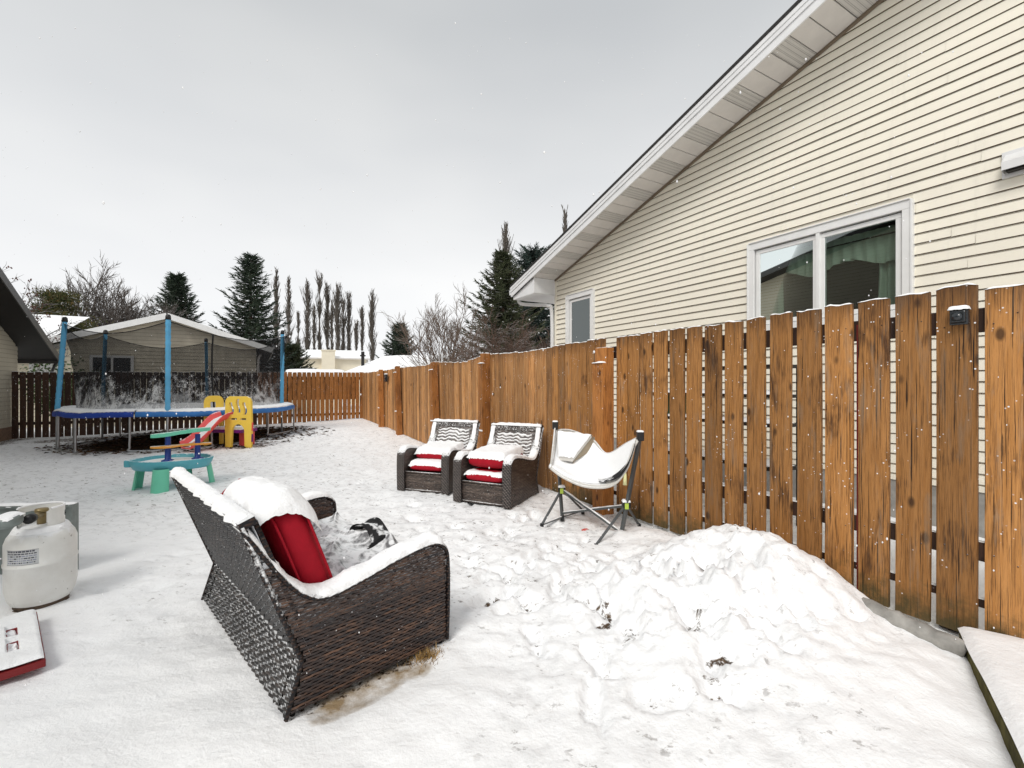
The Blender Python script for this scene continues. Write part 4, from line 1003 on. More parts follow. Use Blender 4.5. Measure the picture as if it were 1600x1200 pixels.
plastic('pad_blue',(.012,.055,.36),.9,.5,.35); plastic('pad_blue_light',(.03,.17,.48),.9,.5,.3); plastic('sleeve_blue',(.11,.40,.66),.25,.6,.25)
def tank_mat():
    t=NT('tank_paint'); o=t.tc(); n=t.noise(o,7,5,.6); s_=t.sep(o)
    dr=t.ramp(t.noise(t.mapping(o,(16,16,1.2)),1.6,4,.6,.8),[(.66,0),(.70,1)])
    c=t.mix(t.ramp(n,[(.3,0),(.7,1)]),(.70,.69,.65),(.82,.82,.79)); c=t.mix(t.math('MULTIPLY',t.ramp(t.noise(o,30,4,.7),[(.66,0),(.72,.8)]),.9),c,(.12,.09,.06))
    c=t.mix(t.math('MULTIPLY',dr,.35),c,(.25,.24,.17)); c=t.snowtop(c,.45,.75,1,25)
    M['tank_paint']=t.fin(c,.38,t.bump(t.noise(o,90,3),.1,.002),.45)
tank_mat(); plain('steel_grey',(.20,.23,.22),.45,.5,.3,var=.25,vs=9); plastic('bench_red',(.20,.008,.010),0,.5); plain('label_print',(.28,.30,.36),.6); plain('label_dark',(.06,.06,.08),.6)
plain('mossy_wood',(.075,.065,.018),.9,.15,var=.5,vs=14,bump=.6,bs=60)

wicker_mat('wicker_back',(.005,.005,.006),(.018,.016,.016),(.06,.046,.04),1)
t=NT('wicker_core_edge'); o=t.tc(); z_=t.sep(o)[2]
M['wicker_core_edge']=t.fin(t.mix(t.math('MULTIPLY',t.ramp(z_,[(.30,0),(.46,1)]),t.ramp(t.noise(o,40,3),[(.42,0),(.5,1)])),(.006,.005,.005),(.85,.86,.88)),.8,None,.2)
# ------------------------------------------------------------------ wicker weaving
def weave(mb,P,inside,W_,H_,rh=.0125,pw=.019,amp=.0032,m=0,seed=0,fill=.46):
    """P(s,t)->(point,normal); real over-and-under strands"""
    rows=int(H_/rh); st=pw/2; ns=int(W_/st); rnd=random.Random(seed)
    for j in range(rows):
        t=(j+.5)*rh; run=[]; jit=rnd.uniform(-.0008,.0008); base=rnd.random()*3
        def flush(run):
            if len(run)<3: return
            vs=[];uv=[]
            for s in run:
                p,n=P(s,t); off=amp*math.sin(math.pi*s/pw+math.pi*j+1.1*nz(s*7,j*1.3,seed))+.0012*nz(s*25,j*3.7,seed)
                for k,dt in ((0,-fill),(1,0),(2,fill)):
                    pp,_=P(s,t+dt*rh) ; vs.append(pp+n*(off+jit+(.0016 if k==1 else -.0006))); uv.append((s+base,t+dt*rh*.3+j*.13))
            fs=[]
            for i in range(len(run)-1):
                for k in (0,1): fs.append((i*3+k,i*3+k+1,(i+1)*3+k+1,(i+1)*3+k))
            mb.add(vs,fs,m,uv)
        for i in range(ns+1):
            s=min(i*st,W_)
            if inside(s,t): run.append(s)
            else: flush(run); run=[]
        flush(run)
TOP=[(0,.46),(.02,.50),(.065,.53),(.14,.535),(.30,.51),(.48,.468),(.62,.445),(.70,.465),(.78,.535),(.87,.665),(.955,.80)]
def ytop(y): return interp(TOP,y)
def yb(z): return interp([(0,.80),(.215,.735),(.81,.955)],z)
def snow_tube(mb,pts,w,h,side,seed=0,sink=.004,ragged=.3):
    """a ridge of snow lying along a rail"""
    pts=[Vector(p) for p in pts]; N=len(pts)
    for it in range(1): pass
    vs=[];n=11
    L=[0]
    for a,b in zip(pts,pts[1:]): L.append(L[-1]+(b-a).length)
    for i,p in enumerate(pts):
        t=(pts[min(i+1,N-1)]-pts[max(i-1,0)]).normalized(); sd=Vector(side(i) if callable(side) else side); sd=(sd-t*sd.dot(t)).normalized(); up=sd.cross(t); 
        if up.z<0: up=-up
        e=min(1,min(L[i],L[-1]-L[i])/(w*.35)+.05)**.5
        wl=w/2*(1+ragged*.5*nz(L[i]*14,seed))*(.8+.2*e); wr=w/2*(1+ragged*.5*nz(L[i]*14,seed+9))*(.8+.2*e); hh=h*e*(.85+.55*nz(L[i]*9,seed,4))*(.45+.55*max(0,up.z))
        for k in range(n):
            a=math.pi*k/(n-1); c=-math.cos(a); vs.append(p+sd*(c*(wl if c<0 else wr))+up*((math.sin(a)**.75)*hh*(1+.18*nz(L[i]*30,k*.7,seed)+.16*nz(L[i]*85,k*2.1,seed))-sink-.006*(abs(c)>.98)))
    fs=[(i*n+k,i*n+k+1,(i+1)*n+k+1,(i+1)*n+k) for i in range(N-1) for k in range(n-1)]
    mb.add(vs,fs)
def resample(pts,d):
    pts=[Vector(p) for p in pts]; out=[pts[0]]
    for a,b in zip(pts,pts[1:]):
        n=max(1,int((b-a).length/d)); out+= [a.lerp(b,k/n) for k in range(1,n+1)]
    return out
def snow_pad(mb,P,h,nu=40,nv=30,seed=0,edge=8,drop=.02,rag=.35,cav=.0):
    drop=min(drop,.05)
    """P(u,v) surface below, u,v in -1..1; a pillow of snow with a broken edge"""
    def Q(a,b):
        u=2*a-1;v=2*b-1; r=(abs(u)**edge+abs(v)**edge)
        e=max(0,1-r)**.45; p=Vector(P(u,v)); k=.7+rag*fbm(p.x*1.0,p.y,p.z+seed,9,3)+.35*fbm(p.x,p.y,seed,3.2,2)
        ed=max(abs(u),abs(v)); dd=0
        if ed>.86: dd=drop*((ed-.86)/.14)**1.6*(.7+.9*abs(fbm(p.x,p.y,p.z+seed,30,2)))
        return p+Vector((0,0,h*e*k-dd))
    mb.grid(Q,nu,nv)
def cushion(mb,cx,cy,cz,sx,sy,sz,M4=None,e=.35,ez=.75,n=28,m=0,puff=.0,seed=0,piping=None):
    def sg(c,k): return math.copysign(abs(c)**k,c)
    def P(a,b):
        th=2*math.pi*a; ph=math.pi*(b-.5); x=sg(math.cos(ph),ez)*sg(math.cos(th),e); y=sg(math.cos(ph),ez)*sg(math.sin(th),e); z=sg(math.sin(ph),ez)
        q=Vector((sx/2*x*(1+.02*nz(y*3,z*3,seed)),sy/2*y,sz/2*z*(1+.16*nz(x*2.2,y*2.2,seed))))
        if M4 is not None: q=M4@q
        return q+Vector((cx,cy,cz))
    mb.grid(P,n*2,n)
    if piping:
        for zz in (-.62,.62):
            pts=[]
            for i in range(64):
                th=2*math.pi*i/64; q=Vector((sx/2*sg(math.cos(th),e)*.985,sy/2*sg(math.sin(th),e)*.985,sz/2*zz))
                if M4 is not None: q=M4@q
                pts.append(q+Vector((cx,cy,cz)))
            mb.tube(pts,.006,6,m,closed=True)
def wicker_seat(name,label,loc,rz,Wd,mat,sofa=False,group=None,zs=1.0,weave_k=1.0):
    t=thing(name,label,'armchair' if not sofa else 'sofa',loc,rz,group); a=.095 if sofa else .08
    rh=.0125*weave_k; pw=.024*weave_k; am=.0022*weave_k
    core=M['wicker_core']; dmat=M[mat]; cs=M['wicker_core_snowy']
    Z=lambda z:z*zs
    # arms: outer and inner woven faces with a dark core, closed by a rail along the top
    for side in (0,1):
        xo=0 if side==0 else Wd; sgn=-1 if side==0 else 1; xi=xo-sgn*a
        ins=lambda s,q: 0.004<=s<=yb(q+.02)-.006 and q+.02<ytop(s)-.008
        mb=MB(); weave(mb,lambda s,q:(Vector((xo+sgn*.0,s,Z(q+.02))),Vector((sgn,0,0))),ins,.97,.80,rh,pw,am,0,side,.40 if sofa else .46)
        weave(mb,lambda s,q:(Vector((xi,s,Z(q+.02))),Vector((-sgn,0,0))),lambda s,q:ins(s,q) and s<.78 and q>.22,.97,.80,rh,pw,am,0,side+5)
        # core sheets
        for xx in (xo-sgn*.008,xi+sgn*.008):
            vs=[];N=48
            ys=[0]+[ .955*i/N for i in range(1,N+1)]
            for y in ys:
                lo=.02 if y<.80 else None
                zl=.02
                if y>.735:  # follow the back line
                    if y<=.80: zl=.02
                    zl=.215+(y-.735)/(.955-.735)*(.81-.215)
                vs.append((xx,y,Z(zl))); vs.append((xx,y,Z(max(ytop(y)-.012,zl))))
            mb.add(vs,[(2*i,2*i+2,2*i+3,2*i+1) for i in range(N)],1,None,False)
            mb.add([(xx,.72,Z(.02)),(xx,.80,Z(.02)),(xx,.735,Z(.215)),(xx,.72,Z(.215))],[(0,1,2,3)],1,None,False)
        # front end of the arm
        weave(mb,lambda s,q:(Vector((min(xo,xi)+s,0.0,Z(q+.02))),Vector((0,-1,0))),lambda s,q:q<.46,a,.46,rh,pw,am,0,side+9)
        mb.add([(xo,.008,Z(.02)),(xi,.008,Z(.02)),(xi,.008,Z(.48)),(xo,.008,Z(.48))],[(0,1,2,3)],1,None,False)
        mb.build('arm',[dmat,M['wicker_core_edge'] if sofa else core],t,recalc=False)
        mb=MB(); path=smooth_path([(xo-sgn*a/2,.004,Z(.02)),(xo-sgn*a/2,-.004,Z(.25)),(xo-sgn*a/2,0,Z(.44)),(xo-sgn*a/2,.018,Z(.497))]+[(xo-sgn*a/2,y,Z(z)) for y,z in TOP[2:]],3)
        sec=[(-a/2-.008,-.008),(-a/2-.010,.006),(-a/2+.006,.016),(a/2-.006,.016),(a/2+.010,.006),(a/2+.008,-.008)]
        mb.sweep(path,sec,(1,0,0)); 
        for sg2 in (-1,1): mb.tube([p+Vector((sg2*(a/2+.006),0,0)) for p in path],.009,6)
        mb.tube([(xo,.80,Z(.0)),(xo,.735,Z(.215)),(xo,.955,Z(.81))],.010,6); 
        mb.build('arm_rail',M[mat+'_rail'],t)
        mb=MB(); 
        for y in (.03,.77): mb.tube([(xo-sgn*.03,y,-.01),(xo-sgn*.03,y,Z(.05))],.018,8)
        mb.build('leg',core,t)
    # back: outer face (upper leaning, lower kicked in), inner face
    p0=Vector((0,.735,Z(.215)));p1=Vector((0,.955,Z(.81))); L=(p1-p0).length; d=(p1-p0).normalized(); nrm=Vector((0,d.z,-d.y))
    mb=MB(); weave(mb,lambda s,q:(p0+Vector((s,0,0))+d*q,nrm),lambda s,q:True,Wd,L,.0185 if sofa else rh,.032 if sofa else pw,.005 if sofa else am,0,21,.31 if sofa else .46)
    mb.add([p0-nrm*.008,p0-nrm*.008+Vector((Wd,0,0)),p1-nrm*.008+Vector((Wd,0,0)),p1-nrm*.008],[(0,1,2,3)],1,None,False)
    q0=Vector((0,.80,Z(.01)));q1=p0; L2=(q1-q0).length; d2=(q1-q0).normalized(); n2=Vector((0,d2.z,-d2.y))
    weave(mb,lambda s,q:(q0+Vector((s,0,0))+d2*q,n2),lambda s,q:True,Wd,L2,.0175 if sofa else rh,.030 if sofa else pw,.005 if sofa else am,0,22,.38 if sofa else .46)
    mb.add([q0-n2*.008,q0-n2*.008+Vector((Wd,0,0)),q1-n2*.008+Vector((Wd,0,0)),q1-n2*.008],[(0,1,2,3)],1,None,False)
    th=.045
    weave(mb,lambda s,q:(p0+Vector((s+.03,0,0))+d*(q+.12)-nrm*th,-nrm),lambda s,q:True,Wd-.06,L-.15,rh,pw,am,0,23)
    mb.add([p0-nrm*(th-.008),p0-nrm*(th-.008)+Vector((Wd,0,0)),p1-nrm*(th-.008)+Vector((Wd,0,0)),p1-nrm*(th-.008)],[(0,1,2,3)],1,None,False)
    mb.build('backrest',[M['wicker_back'] if sofa else dmat,cs if sofa else core],t,recalc=False)
    mb=MB(); c0=p1-nrm*th/2
    mb.sweep([c0+Vector((-.005,0,0)),c0+Vector((Wd+.005,0,0))],[(-.03,-.02),(-.03,.012),(.03,.012),(.03,-.02)],tuple(nrm))
    for x in (.035,Wd-.035): mb.sweep([p0+d*.2-nrm*(th+.004)+Vector((x,0,0)),p1-nrm*(th+.004)+Vector((x,0,0))],[(-.035,-.008),(-.035,.008),(.035,.008),(.035,-.008)],(1,0,0))
    mb.sweep([p1-nrm*(th+.004)-d*.035,p1-nrm*(th+.004)-d*.035+Vector((Wd,0,0))],[(-.035,-.008),(-.035,.008),(.035,.008),(.035,-.008)],tuple(d))
    mb.build('back_frame',M[mat+'_rail'],t)
    # front apron and deck
    mb=MB(); weave(mb,lambda s,q:(Vector((a+s,.035,Z(q+.03))),Vector((0,-1,0))),lambda s,q:True,Wd-2*a,.215,rh,pw,am,0,31)
    mb.add([(a,.045,Z(.03)),(Wd-a,.045,Z(.03)),(Wd-a,.045,Z(.25)),(a,.045,Z(.25))],[(0,1,2,3)],1,None,False)
    mb.tube([(a,.033,Z(.03)),(Wd-a,.033,Z(.03))],.010,6); mb.tube([(a,.033,Z(.25)),(Wd-a,.033,Z(.25))],.012,6)
    mb.box(a-.01,Wd-a+.01,.04,.74,Z(.235),Z(.25),1)
    mb.build('seat_base',[dmat,core],t,recalc=False)
    return t,p0,p1,d,nrm,Z
# ---- the sofa
fx,fy=-.3385,2.3815; gzs=0.0
sofa,p0,p1,d,nrm,Z=wicker_seat('wicker_sofa','large dark brown wicker loveseat with snowy arms and one red cushion, seen from its side',(fx,fy,gzs),R(135),1.46,'wicker_brown',True)
sofa['category']='sofa'
mb=MB(); cushion(mb,.73,.40,Z(.325),1.24,.70,.15,None,.16,.6,24,0,0,3); mb.build('seat_cushion',M['red_fabric'],sofa)
mb=MB(); 
for side in (0,1):
    x=.0475 if side==0 else 1.46-.0475
    path=resample(smooth_path([(x,y,Z(z)+.016) for y,z in TOP[1:]],3),.012)
    snow_tube(mb,path,.110,.033,(1,0,0),side*5+1,ragged=.75)
pt=resample([p1+Vector((.02,-.02,.014)),p1+Vector((1.44,-.02,.014))],.015); snow_tube(mb,pt,.078,.034,(0,1,0),8,ragged=.8)
mb.build('snow_cover',M['snow'],sofa)
# blanket rucked up on the seat
def ridge(v): return (1-abs(v)*2.2)
def Pb(a,b):
    x=.10+1.22*a; y=.0+.66*b; w_=.22*fbm(x,y,1,2.2,2); 
    r1=max(0,1-abs(fbm(x*.8+w_,y*1.7+.5*x,2.0,3.0,1))*3)**1.3; r2=max(0,1-abs(fbm(x*1.0+w_,y*1.8-.4*x,5.0,4.6,1))*3)**1.4
    z=.396+.036*r1+.022*r2
    z+=.045*math.exp(-((x-.60)/.2)**2-((y-.06)/.09)**2)
    if b<.05: z-=.02+(.05-b)*2.4
    z-=.03*max(0,(abs(2*a-1)-.9)*10)
    return (x,y-.03*(b<.03),z)
mb=MB(); mb.grid(Pb,190,110); bl=mb.build('seat_blanket',M['blanket_fabric'],None)
bl.location=(fx,fy,gzs); bl.rotation_euler=(0,0,R(135)); bl.name='crumpled_blanket'; tag(bl,'crumpled grey blanket dusted with snow on the seat of the loveseat','blanket')
# dark folded flap standing up at the front edge
mb=MB()
def Pf(a,b):
    an=math.pi*(.05+1.0*a); rr=.115+.02*math.sin(a*9); return (.62+rr*math.cos(an)*1.1+.02*b,.05+.13*b-.05*math.sin(an)*b,.435+.085*math.sin(an)*(1-.35*b)+.012*math.sin(b*7+a*5))
mb.grid(Pf,30,14); mb.grid(lambda a,b:Vector(Pf(a,b))+Vector((0,.004,-.012)),30,14)
o=mb.build('dark_cap',M['black_fabric'],None); o.location=bl.location; o.rotation_euler=bl.rotation_euler; tag(o,'charcoal folded cloth sticking up at the front edge of the loveseat','cloth')
# cushions: one stands at the near end, one lies slumped behind it
def red_cushion(label,cx,cy,cz,sx,sy,sz,rx,rz=0,pip=True,rootloc=(fx,fy,gzs),rot=R(135),cap=None,seed=0,group=None,ry=0,e=.3,ez=.55):
    Mx=Matrix.Rotation(rz,4,'Z')@Matrix.Rotation(ry,4,'Y')@Matrix.Rotation(rx,4,'X')
    root=thing('red_cushion',label,'cushion',(Matrix.Translation(rootloc)@Matrix.Rotation(rot,4,'Z'))@Vector((cx,cy,cz)),rot,group)
    mb=MB(); cushion(mb,0,0,0,sx,sy,sz,Mx,e,ez,26,0,0,seed,pip); mb.build('cover',M['cushion_red'],root)
    return root,Mx
c1,_=red_cushion('plump red cushion standing upright at the near end of the loveseat under a snow hump',.41,.675,.60,.60,.50,.20,R(70),R(0),seed=2,e=.36,ez=.72)
mb=MB()
def P1(u,v): return (u*.312*(1-.06*v*v),v*.14+.065,.248-.085*abs(v)**2.2-.03*abs(u)**5+.035*v)
snow_pad(mb,P1,.055,90,60,3,7,.02,.35); mb.build('snow_cover',M['snow'],c1)
c2,_=red_cushion('second cushion of the loveseat slumped under snow behind the upright one',1.03,.58,.55,.52,.46,.20,R(55),R(0),seed=4)
mb=MB(); snow_pad(mb,lambda u,v:(u*.27,-.02+v*.16,.17-.06*v*v+.03*v),.08,50,40,5,6,.10,.4); mb.build('snow_cover',M['snow'],c2)

# ---- two armchairs
def armchair(label,fl,rot,seedn,lower_snow):
    ch,p0,p1,d,nrm,Z=wicker_seat('wicker_armchair',label,(fl[0],fl[1],gz(fl[0],fl[1])-.01),rot,.71,'wicker_grey',False,'wicker armchairs by the board fence',1.0,1.35)
    mb=MB()
    for x in (.04,.71-.04): snow_tube(mb,resample(smooth_path([(x,y,Z(z)+.014) for y,z in TOP[1:9]],3),.014),.095,.035,(1,0,0),x*20+seedn,ragged=.4)
    # frame of the back: snow on all four bars, wavy snow caught in the weave
    off=-nrm*.062
    fr=[p0+d*.22+off+Vector((.035,0,0)),p1+off+Vector((.035,0,0))-d*.02]; snow_tube(mb,resample(fr,.014),.062,.018,(1,0,0),seedn+2,ragged=.5)
    fr=[p+Vector((.64,0,0)) for p in fr]; snow_tube(mb,resample(fr,.014),.062,.018,(1,0,0),seedn+3,ragged=.5)
    snow_tube(mb,resample([p1-nrm*.025+Vector((0,0,.012)),p1-nrm*.025+Vector((.71,0,.012))],.014),.085,.03,(0,1,0),seedn+4,ragged=.4)
    Lb=(p1-p0).length
    def Pw(a,b):
        x=.095+.52*a; q=.16+(Lb-.24)*b; h=-.006+.015*(.5+.5*math.sin(q*135+2.2*fbm(x,q,seedn,5,2)*3+.9*math.sin(x*60)))**1.2
        e=min(1,min(a,1-a)*14)*min(1,min(b,1-b)*14); h=h*e+.02*fbm(x,q,seedn,4,2)*.3-.004*(1-e)
        return p0+Vector((x,0,0))+d*q-nrm*(.045+h)
    mb.grid(Pw,70,110)
    mb.build('snow_cover',M['snow'],ch)
    return ch
def cush_on(chair,label,y,z,sy,sz,snowh,seed,tilt=0,sx=.50,group='seat cushions on the wicker armchairs'):
    lc=chair.location; rt=chair.rotation_euler.z
    c,Mx=red_cushion(label,.355,y,z,sx,sy,sz,tilt,0,False,lc,rt,seed=seed,e=.28,ez=.8)
    if snowh:
        mb=MB(); snow_pad(mb,lambda u,v:(u*sx*.5,v*sy*.49,sz*.36+v*sy*.5*math.sin(tilt)),snowh,60,50,seed,9,.045,.3); mb.build('snow_cover',M['snow'],c)
    return c
A=(-1.446,5.77); r1=math.atan2(-.33,.95)
ch1=armchair('left of the two grey wicker armchairs, its lower cushion wearing a thick white layer',A,r1,1,True)
B=(-.66,5.20); r2=math.atan2(-.43,.9)
ch2=armchair('right of the two grey wicker armchairs, nearer the hammock chair, lower cushion barely covered',B,r2,30,False)
cush_on(ch1,'lower red cushion thick with snow in the armchair farther from the hammock chair',.33,.31,.56,.14,.045,11)
cush_on(ch1,'upper red cushion set back and snow capped in the armchair farther from the hammock chair',.46,.46,.52,.15,.06,12,R(6))
cush_on(ch2,'lower red cushion with thin snow line in the armchair beside the hammock chair',.31,.31,.58,.15,.015,13)
cush_on(ch2,'puffy upper red cushion with deep snow in the armchair beside the hammock chair',.36,.49,.56,.20,.06,14,R(3))

# ------------------------------------------------------------------ hammock chair
hc=Vector((.73,4.27,gz(.73,4.27))); hk=thing('hammock_chair','folding hammock swing chair with grey pole frame and snow filled white sling','chair',hc)
H=lambda x,y,z:Vector((x,y,z))-Vector((hc.x,hc.y,0))
def bar(name,a,b,r=.014,mat='grey_tube',snow=True,flat=True):
    mb=MB(); a=H(*a);b=H(*b); mb.beam(a,b,r*2.1,r*1.5) if flat else mb.tube([a,b],r,8)
    o=mb.build(name,M[mat],hk,bevel=.002)
    if snow:
        mb=MB(); sd=(b-a).cross(Vector((0,0,1))).normalized(); snow_tube(mb,resample([a+Vector((0,0,r*.9)),b+Vector((0,0,r*.9))],.02),r*1.7,.010,tuple(sd),a.x*7,ragged=.8,sink=.003); mb.build('snow_cover',M['snow'],o)
    return o
LJ=(.50,4.53,.03);LF=(.283,4.32,.015);LR=(.74,4.76,.03);LH=(.497,4.55,.30);LT=(.437,4.60,.94)
RJ=(.965,4.02,.025);RF=(.70,3.79,.01);RR=(1.19,4.27,.03);RH=(1.0,3.985,.30);RT=(1.09,3.87,.915)
bar('pole',LJ,LT,.015,snow=False); bar('pole',RJ,RT,.017,snow=False)
for a,b in ((LH,LF),(LH,LR),(RH,RF),(RH,RR)): bar('leg',a,b,.010,snow=False)
for a,b in ((LF,LJ),(LJ,LR),(RF,RJ),(RJ,RR)): bar('foot_bar',a,b,.009)
bar('cross_bar',LH,(RJ[0]-.01,RJ[1]+.01,RJ[2]+.02),.013); bar('cross_bar',(LJ[0],LJ[1]+.02,LJ[2]+.03),(RH[0],RH[1]+.02,RH[2]-.02),.013)
for q in (LH,RH):
    mb=MB(); c=H(*q); mb.box(c.x-.035,c.x+.035,c.y-.03,c.y+.03,c.z-.03,c.z+.03); o=mb.build('hub',M['black_plastic'],hk,bevel=.008)
    mb=MB(); mb.box(c.x-.02,c.x+.012,c.y-.038,c.y-.029,c.z-.035,c.z+.015); mb.build('hub_clip',M['lime_plastic'],o)
    mb=MB(); snow_pad(mb,lambda u,v:(c.x+u*.036,c.y+v*.032,c.z+.03),.02,12,12,1,4,.01); mb.build('snow_cover',M['snow'],o)
for q in (LT,RT):
    mb=MB(); c=H(*q); mb.box(c.x-.028,c.x+.028,c.y-.028,c.y+.028,c.z-.045,c.z+.035); o=mb.build('pole_cap',M['black_plastic'],hk,bevel=.006)
    mb=MB(); snow_pad(mb,lambda u,v:(c.x+u*.028,c.y+v*.028,c.z+.035),.016,10,10,2,4,.006); mb.build('snow_cover',M['snow'],o)
for a in (LF,LR,RF,RR,LJ,RJ):
    mb=MB(); c=H(*a); mb.box(c.x-.017,c.x+.017,c.y-.017,c.y+.017,-.01,c.z+.012); mb.build('foot',M['black_plastic'],hk,bevel=.004)
CG=[[ (.445,4.60,.885),(.60,4.62,.88),(.80,4.52,.80),(.90,4.32,.69),(1.02,4.08,.815),(1.075,3.90,.89)],
    [ (.42,4.50,.72),(.56,4.52,.63),(.74,4.42,.585),(.86,4.25,.60),(.98,4.02,.73),(1.06,3.89,.87)],
    [ (.385,4.38,.60),(.53,4.36,.50),(.70,4.24,.465),(.85,4.08,.50),(.98,3.92,.66),(1.05,3.87,.855)],
    [ (.362,4.27,.585),(.475,4.20,.515),(.66,4.08,.468),(.85,3.93,.505),(.965,3.85,.64),(1.035,3.84,.84)],
    [ (.36,4.25,.565),(.475,4.18,.49),(.66,4.06,.435),(.85,3.91,.475),(.96,3.84,.62),(1.03,3.835,.82)]]
def bez(C,u,v):
    def cr(pts,t):
        n=len(pts)-1; x=t*n; i=min(int(x),n-1); f=x-i; p0=Vector(pts[max(i-1,0)]);p1=Vector(pts[i]);p2=Vector(pts[i+1]);p3=Vector(pts[min(i+2,n)])
        return .5*((2*p1)+(p2-p0)*f+(2*p0-5*p1+4*p2-p3)*f*f+(3*p1-p0-3*p2+p3)*f**3)
    return cr([cr(r,u) for r in C],v)
off=Vector((hc.x,hc.y,0))
mb=MB(); mb.grid(lambda a,b:bez(CG,a,b)-off+Vector((0,0,.006*nz(a*9,b*7))),60,44); o=mb.build('sling',M['white_fabric'],hk); sm=o.modifiers.new('thick','SOLIDIFY'); sm.thickness=.008
mb=MB(); mb.grid(lambda a,b:bez(CG,.03+.94*a,.04+(.74-.26*sst(.45,.75,a))*b)-off+Vector((0,0,.004+.035*max(0,1-abs(2*a-1)**5)**.5*max(0,1-abs(2*b-1)**5)**.5*(1-.55*max(0,(a-.55)/.45))*(.8+.5*nz(a*6,b*5)))),70,50); mb.build('snow_cover',M['snow'],o)
mb=MB(); mb.grid(lambda a,b:bez(CG,.50+.47*a,.60+.37*b*(.35+.65*a))-off+Vector((0,-.03,.040-.02*b)),24,8); mb.build('mesh_side',M['black_fabric'],o)
mb=MB()
for row in (4,): mb.tube([bez(CG,i/30,1)-off for i in range(31)],.011,6)
mb.tube([bez(CG,i/30,.74)-off+Vector((0,-.0,.012)) for i in range(17,31)],.012,6)
mb.tube([bez(CG,i/30,0)-off for i in range(31)],.010,6)
mb.tube([bez(CG,0,i/12)-off for i in range(13)],.016,6)
for q,tp in ((CG[0][0],LT),(CG[4][0],LT),(CG[0][-1],RT),(CG[4][-1],RT),(CG[2][-1],RT)): mb.tube([H(*q),H(*tp)+Vector((0,0,-.01))],.009,6)
mb.build('strap',M['white_fabric'],hk)
# head pillow
mb=MB(); Pc=[(.46,4.57,.875),(.80,4.49,.845),(.585,4.40,.60),(.455,4.44,.61)]
def Pp(a,b,off2=0):
    p=Vector(Pc[0]).lerp(Vector(Pc[1]),a).lerp(Vector(Pc[3]).lerp(Vector(Pc[2]),a),b); nn=Vector((-.45,-.7,.35)).normalized(); bul=math.sin(math.pi*a)**.5*math.sin(math.pi*b)**.5 if 0<a<1 and 0<b<1 else 0
    return p-off+nn*(off2*bul)
mb.grid(lambda a,b:Pp(a,b,.045),16,14,0); mb.grid(lambda a,b:Pp(.98,b*.95+.02,0)+Vector((.085*a*math.sin(math.pi*min(1,b+.12)),.03*a,-.012-.03*a*b)),8,14,1); mb.grid(lambda a,b:Pp(a,b,-.03)-Vector((0,0,.0)),16,14,1)
pl=mb.build('pillow',[M['white_fabric'],M['tan_fabric']],hk,recalc=False)
mb=MB(); mb.grid(lambda a,b:Pp(.02+.96*a,.02+.9*b,.045)+Vector((-.005,-.008,.012+.01*nz(a*6,b*6))),20,18); mb.build('snow_cover',M['snow'],pl)
mb=MB(); q=H(.96,3.84,.60); mb.tube([q,q+Vector((-.005,0,-.035)),q+Vector((-.006,0,-.10))],[.006,.014,.018],7); mb.build('tassel',M['lime_plastic'] if False else plastic('pale_tassel',(.70,.68,.35)),hk)
# small red scrap on the ground below it
mb=MB(); mb.grid(lambda a,b:((a-.5)*.085,(b-.5)*.06,.022*math.sin(math.pi*a)*math.sin(math.pi*b)+.012*nz(a*5,b*5)),10,8); o=mb.build('red_scrap',plastic('scrap_red',(.55,.05,.03),.3),None); q=at(915,826,4.2); o.location=(q.x,4.2,gz(q.x,4.2)+.004); tag(o,'small crumpled red scrap on trodden snow beneath the hammock chair','litter')

# ------------------------------------------------------------------ trampoline
tc_=Vector((-8.0,11.25)); tp=thing('trampoline','big round trampoline with blue pad, light blue poles and black safety net at back left','trampoline',(tc_.x,tc_.y,0)); ZF=.77
def ring(r,a): return Vector((r*math.cos(a),r*math.sin(a),0))
mb=MB(); mb.tube([ring(2.27,2*math.pi*i/72)+Vector((0,0,ZF)) for i in range(72)],.022,8,closed=True); mb.build('frame_ring',M['zinc_tube'],tp)
mb=MB(); mb.grid(lambda a,b:ring(2.02*b+.001,2*math.pi*a)+Vector((0,0,ZF+.02-.05*(1-b*b))),64,12); mb.build('jumping_mat',M['black_fabric'],tp,recalc=False)
mb=MB(); mb.grid(lambda a,b:ring(1.985*b+.001,2*math.pi*a)+Vector((0,0,ZF+.03-.05*(1-b*b)+.012*nz(a*30,b*9)+.012)),72,20); mb.build('mat_snow',M['snow'],tp,recalc=False)
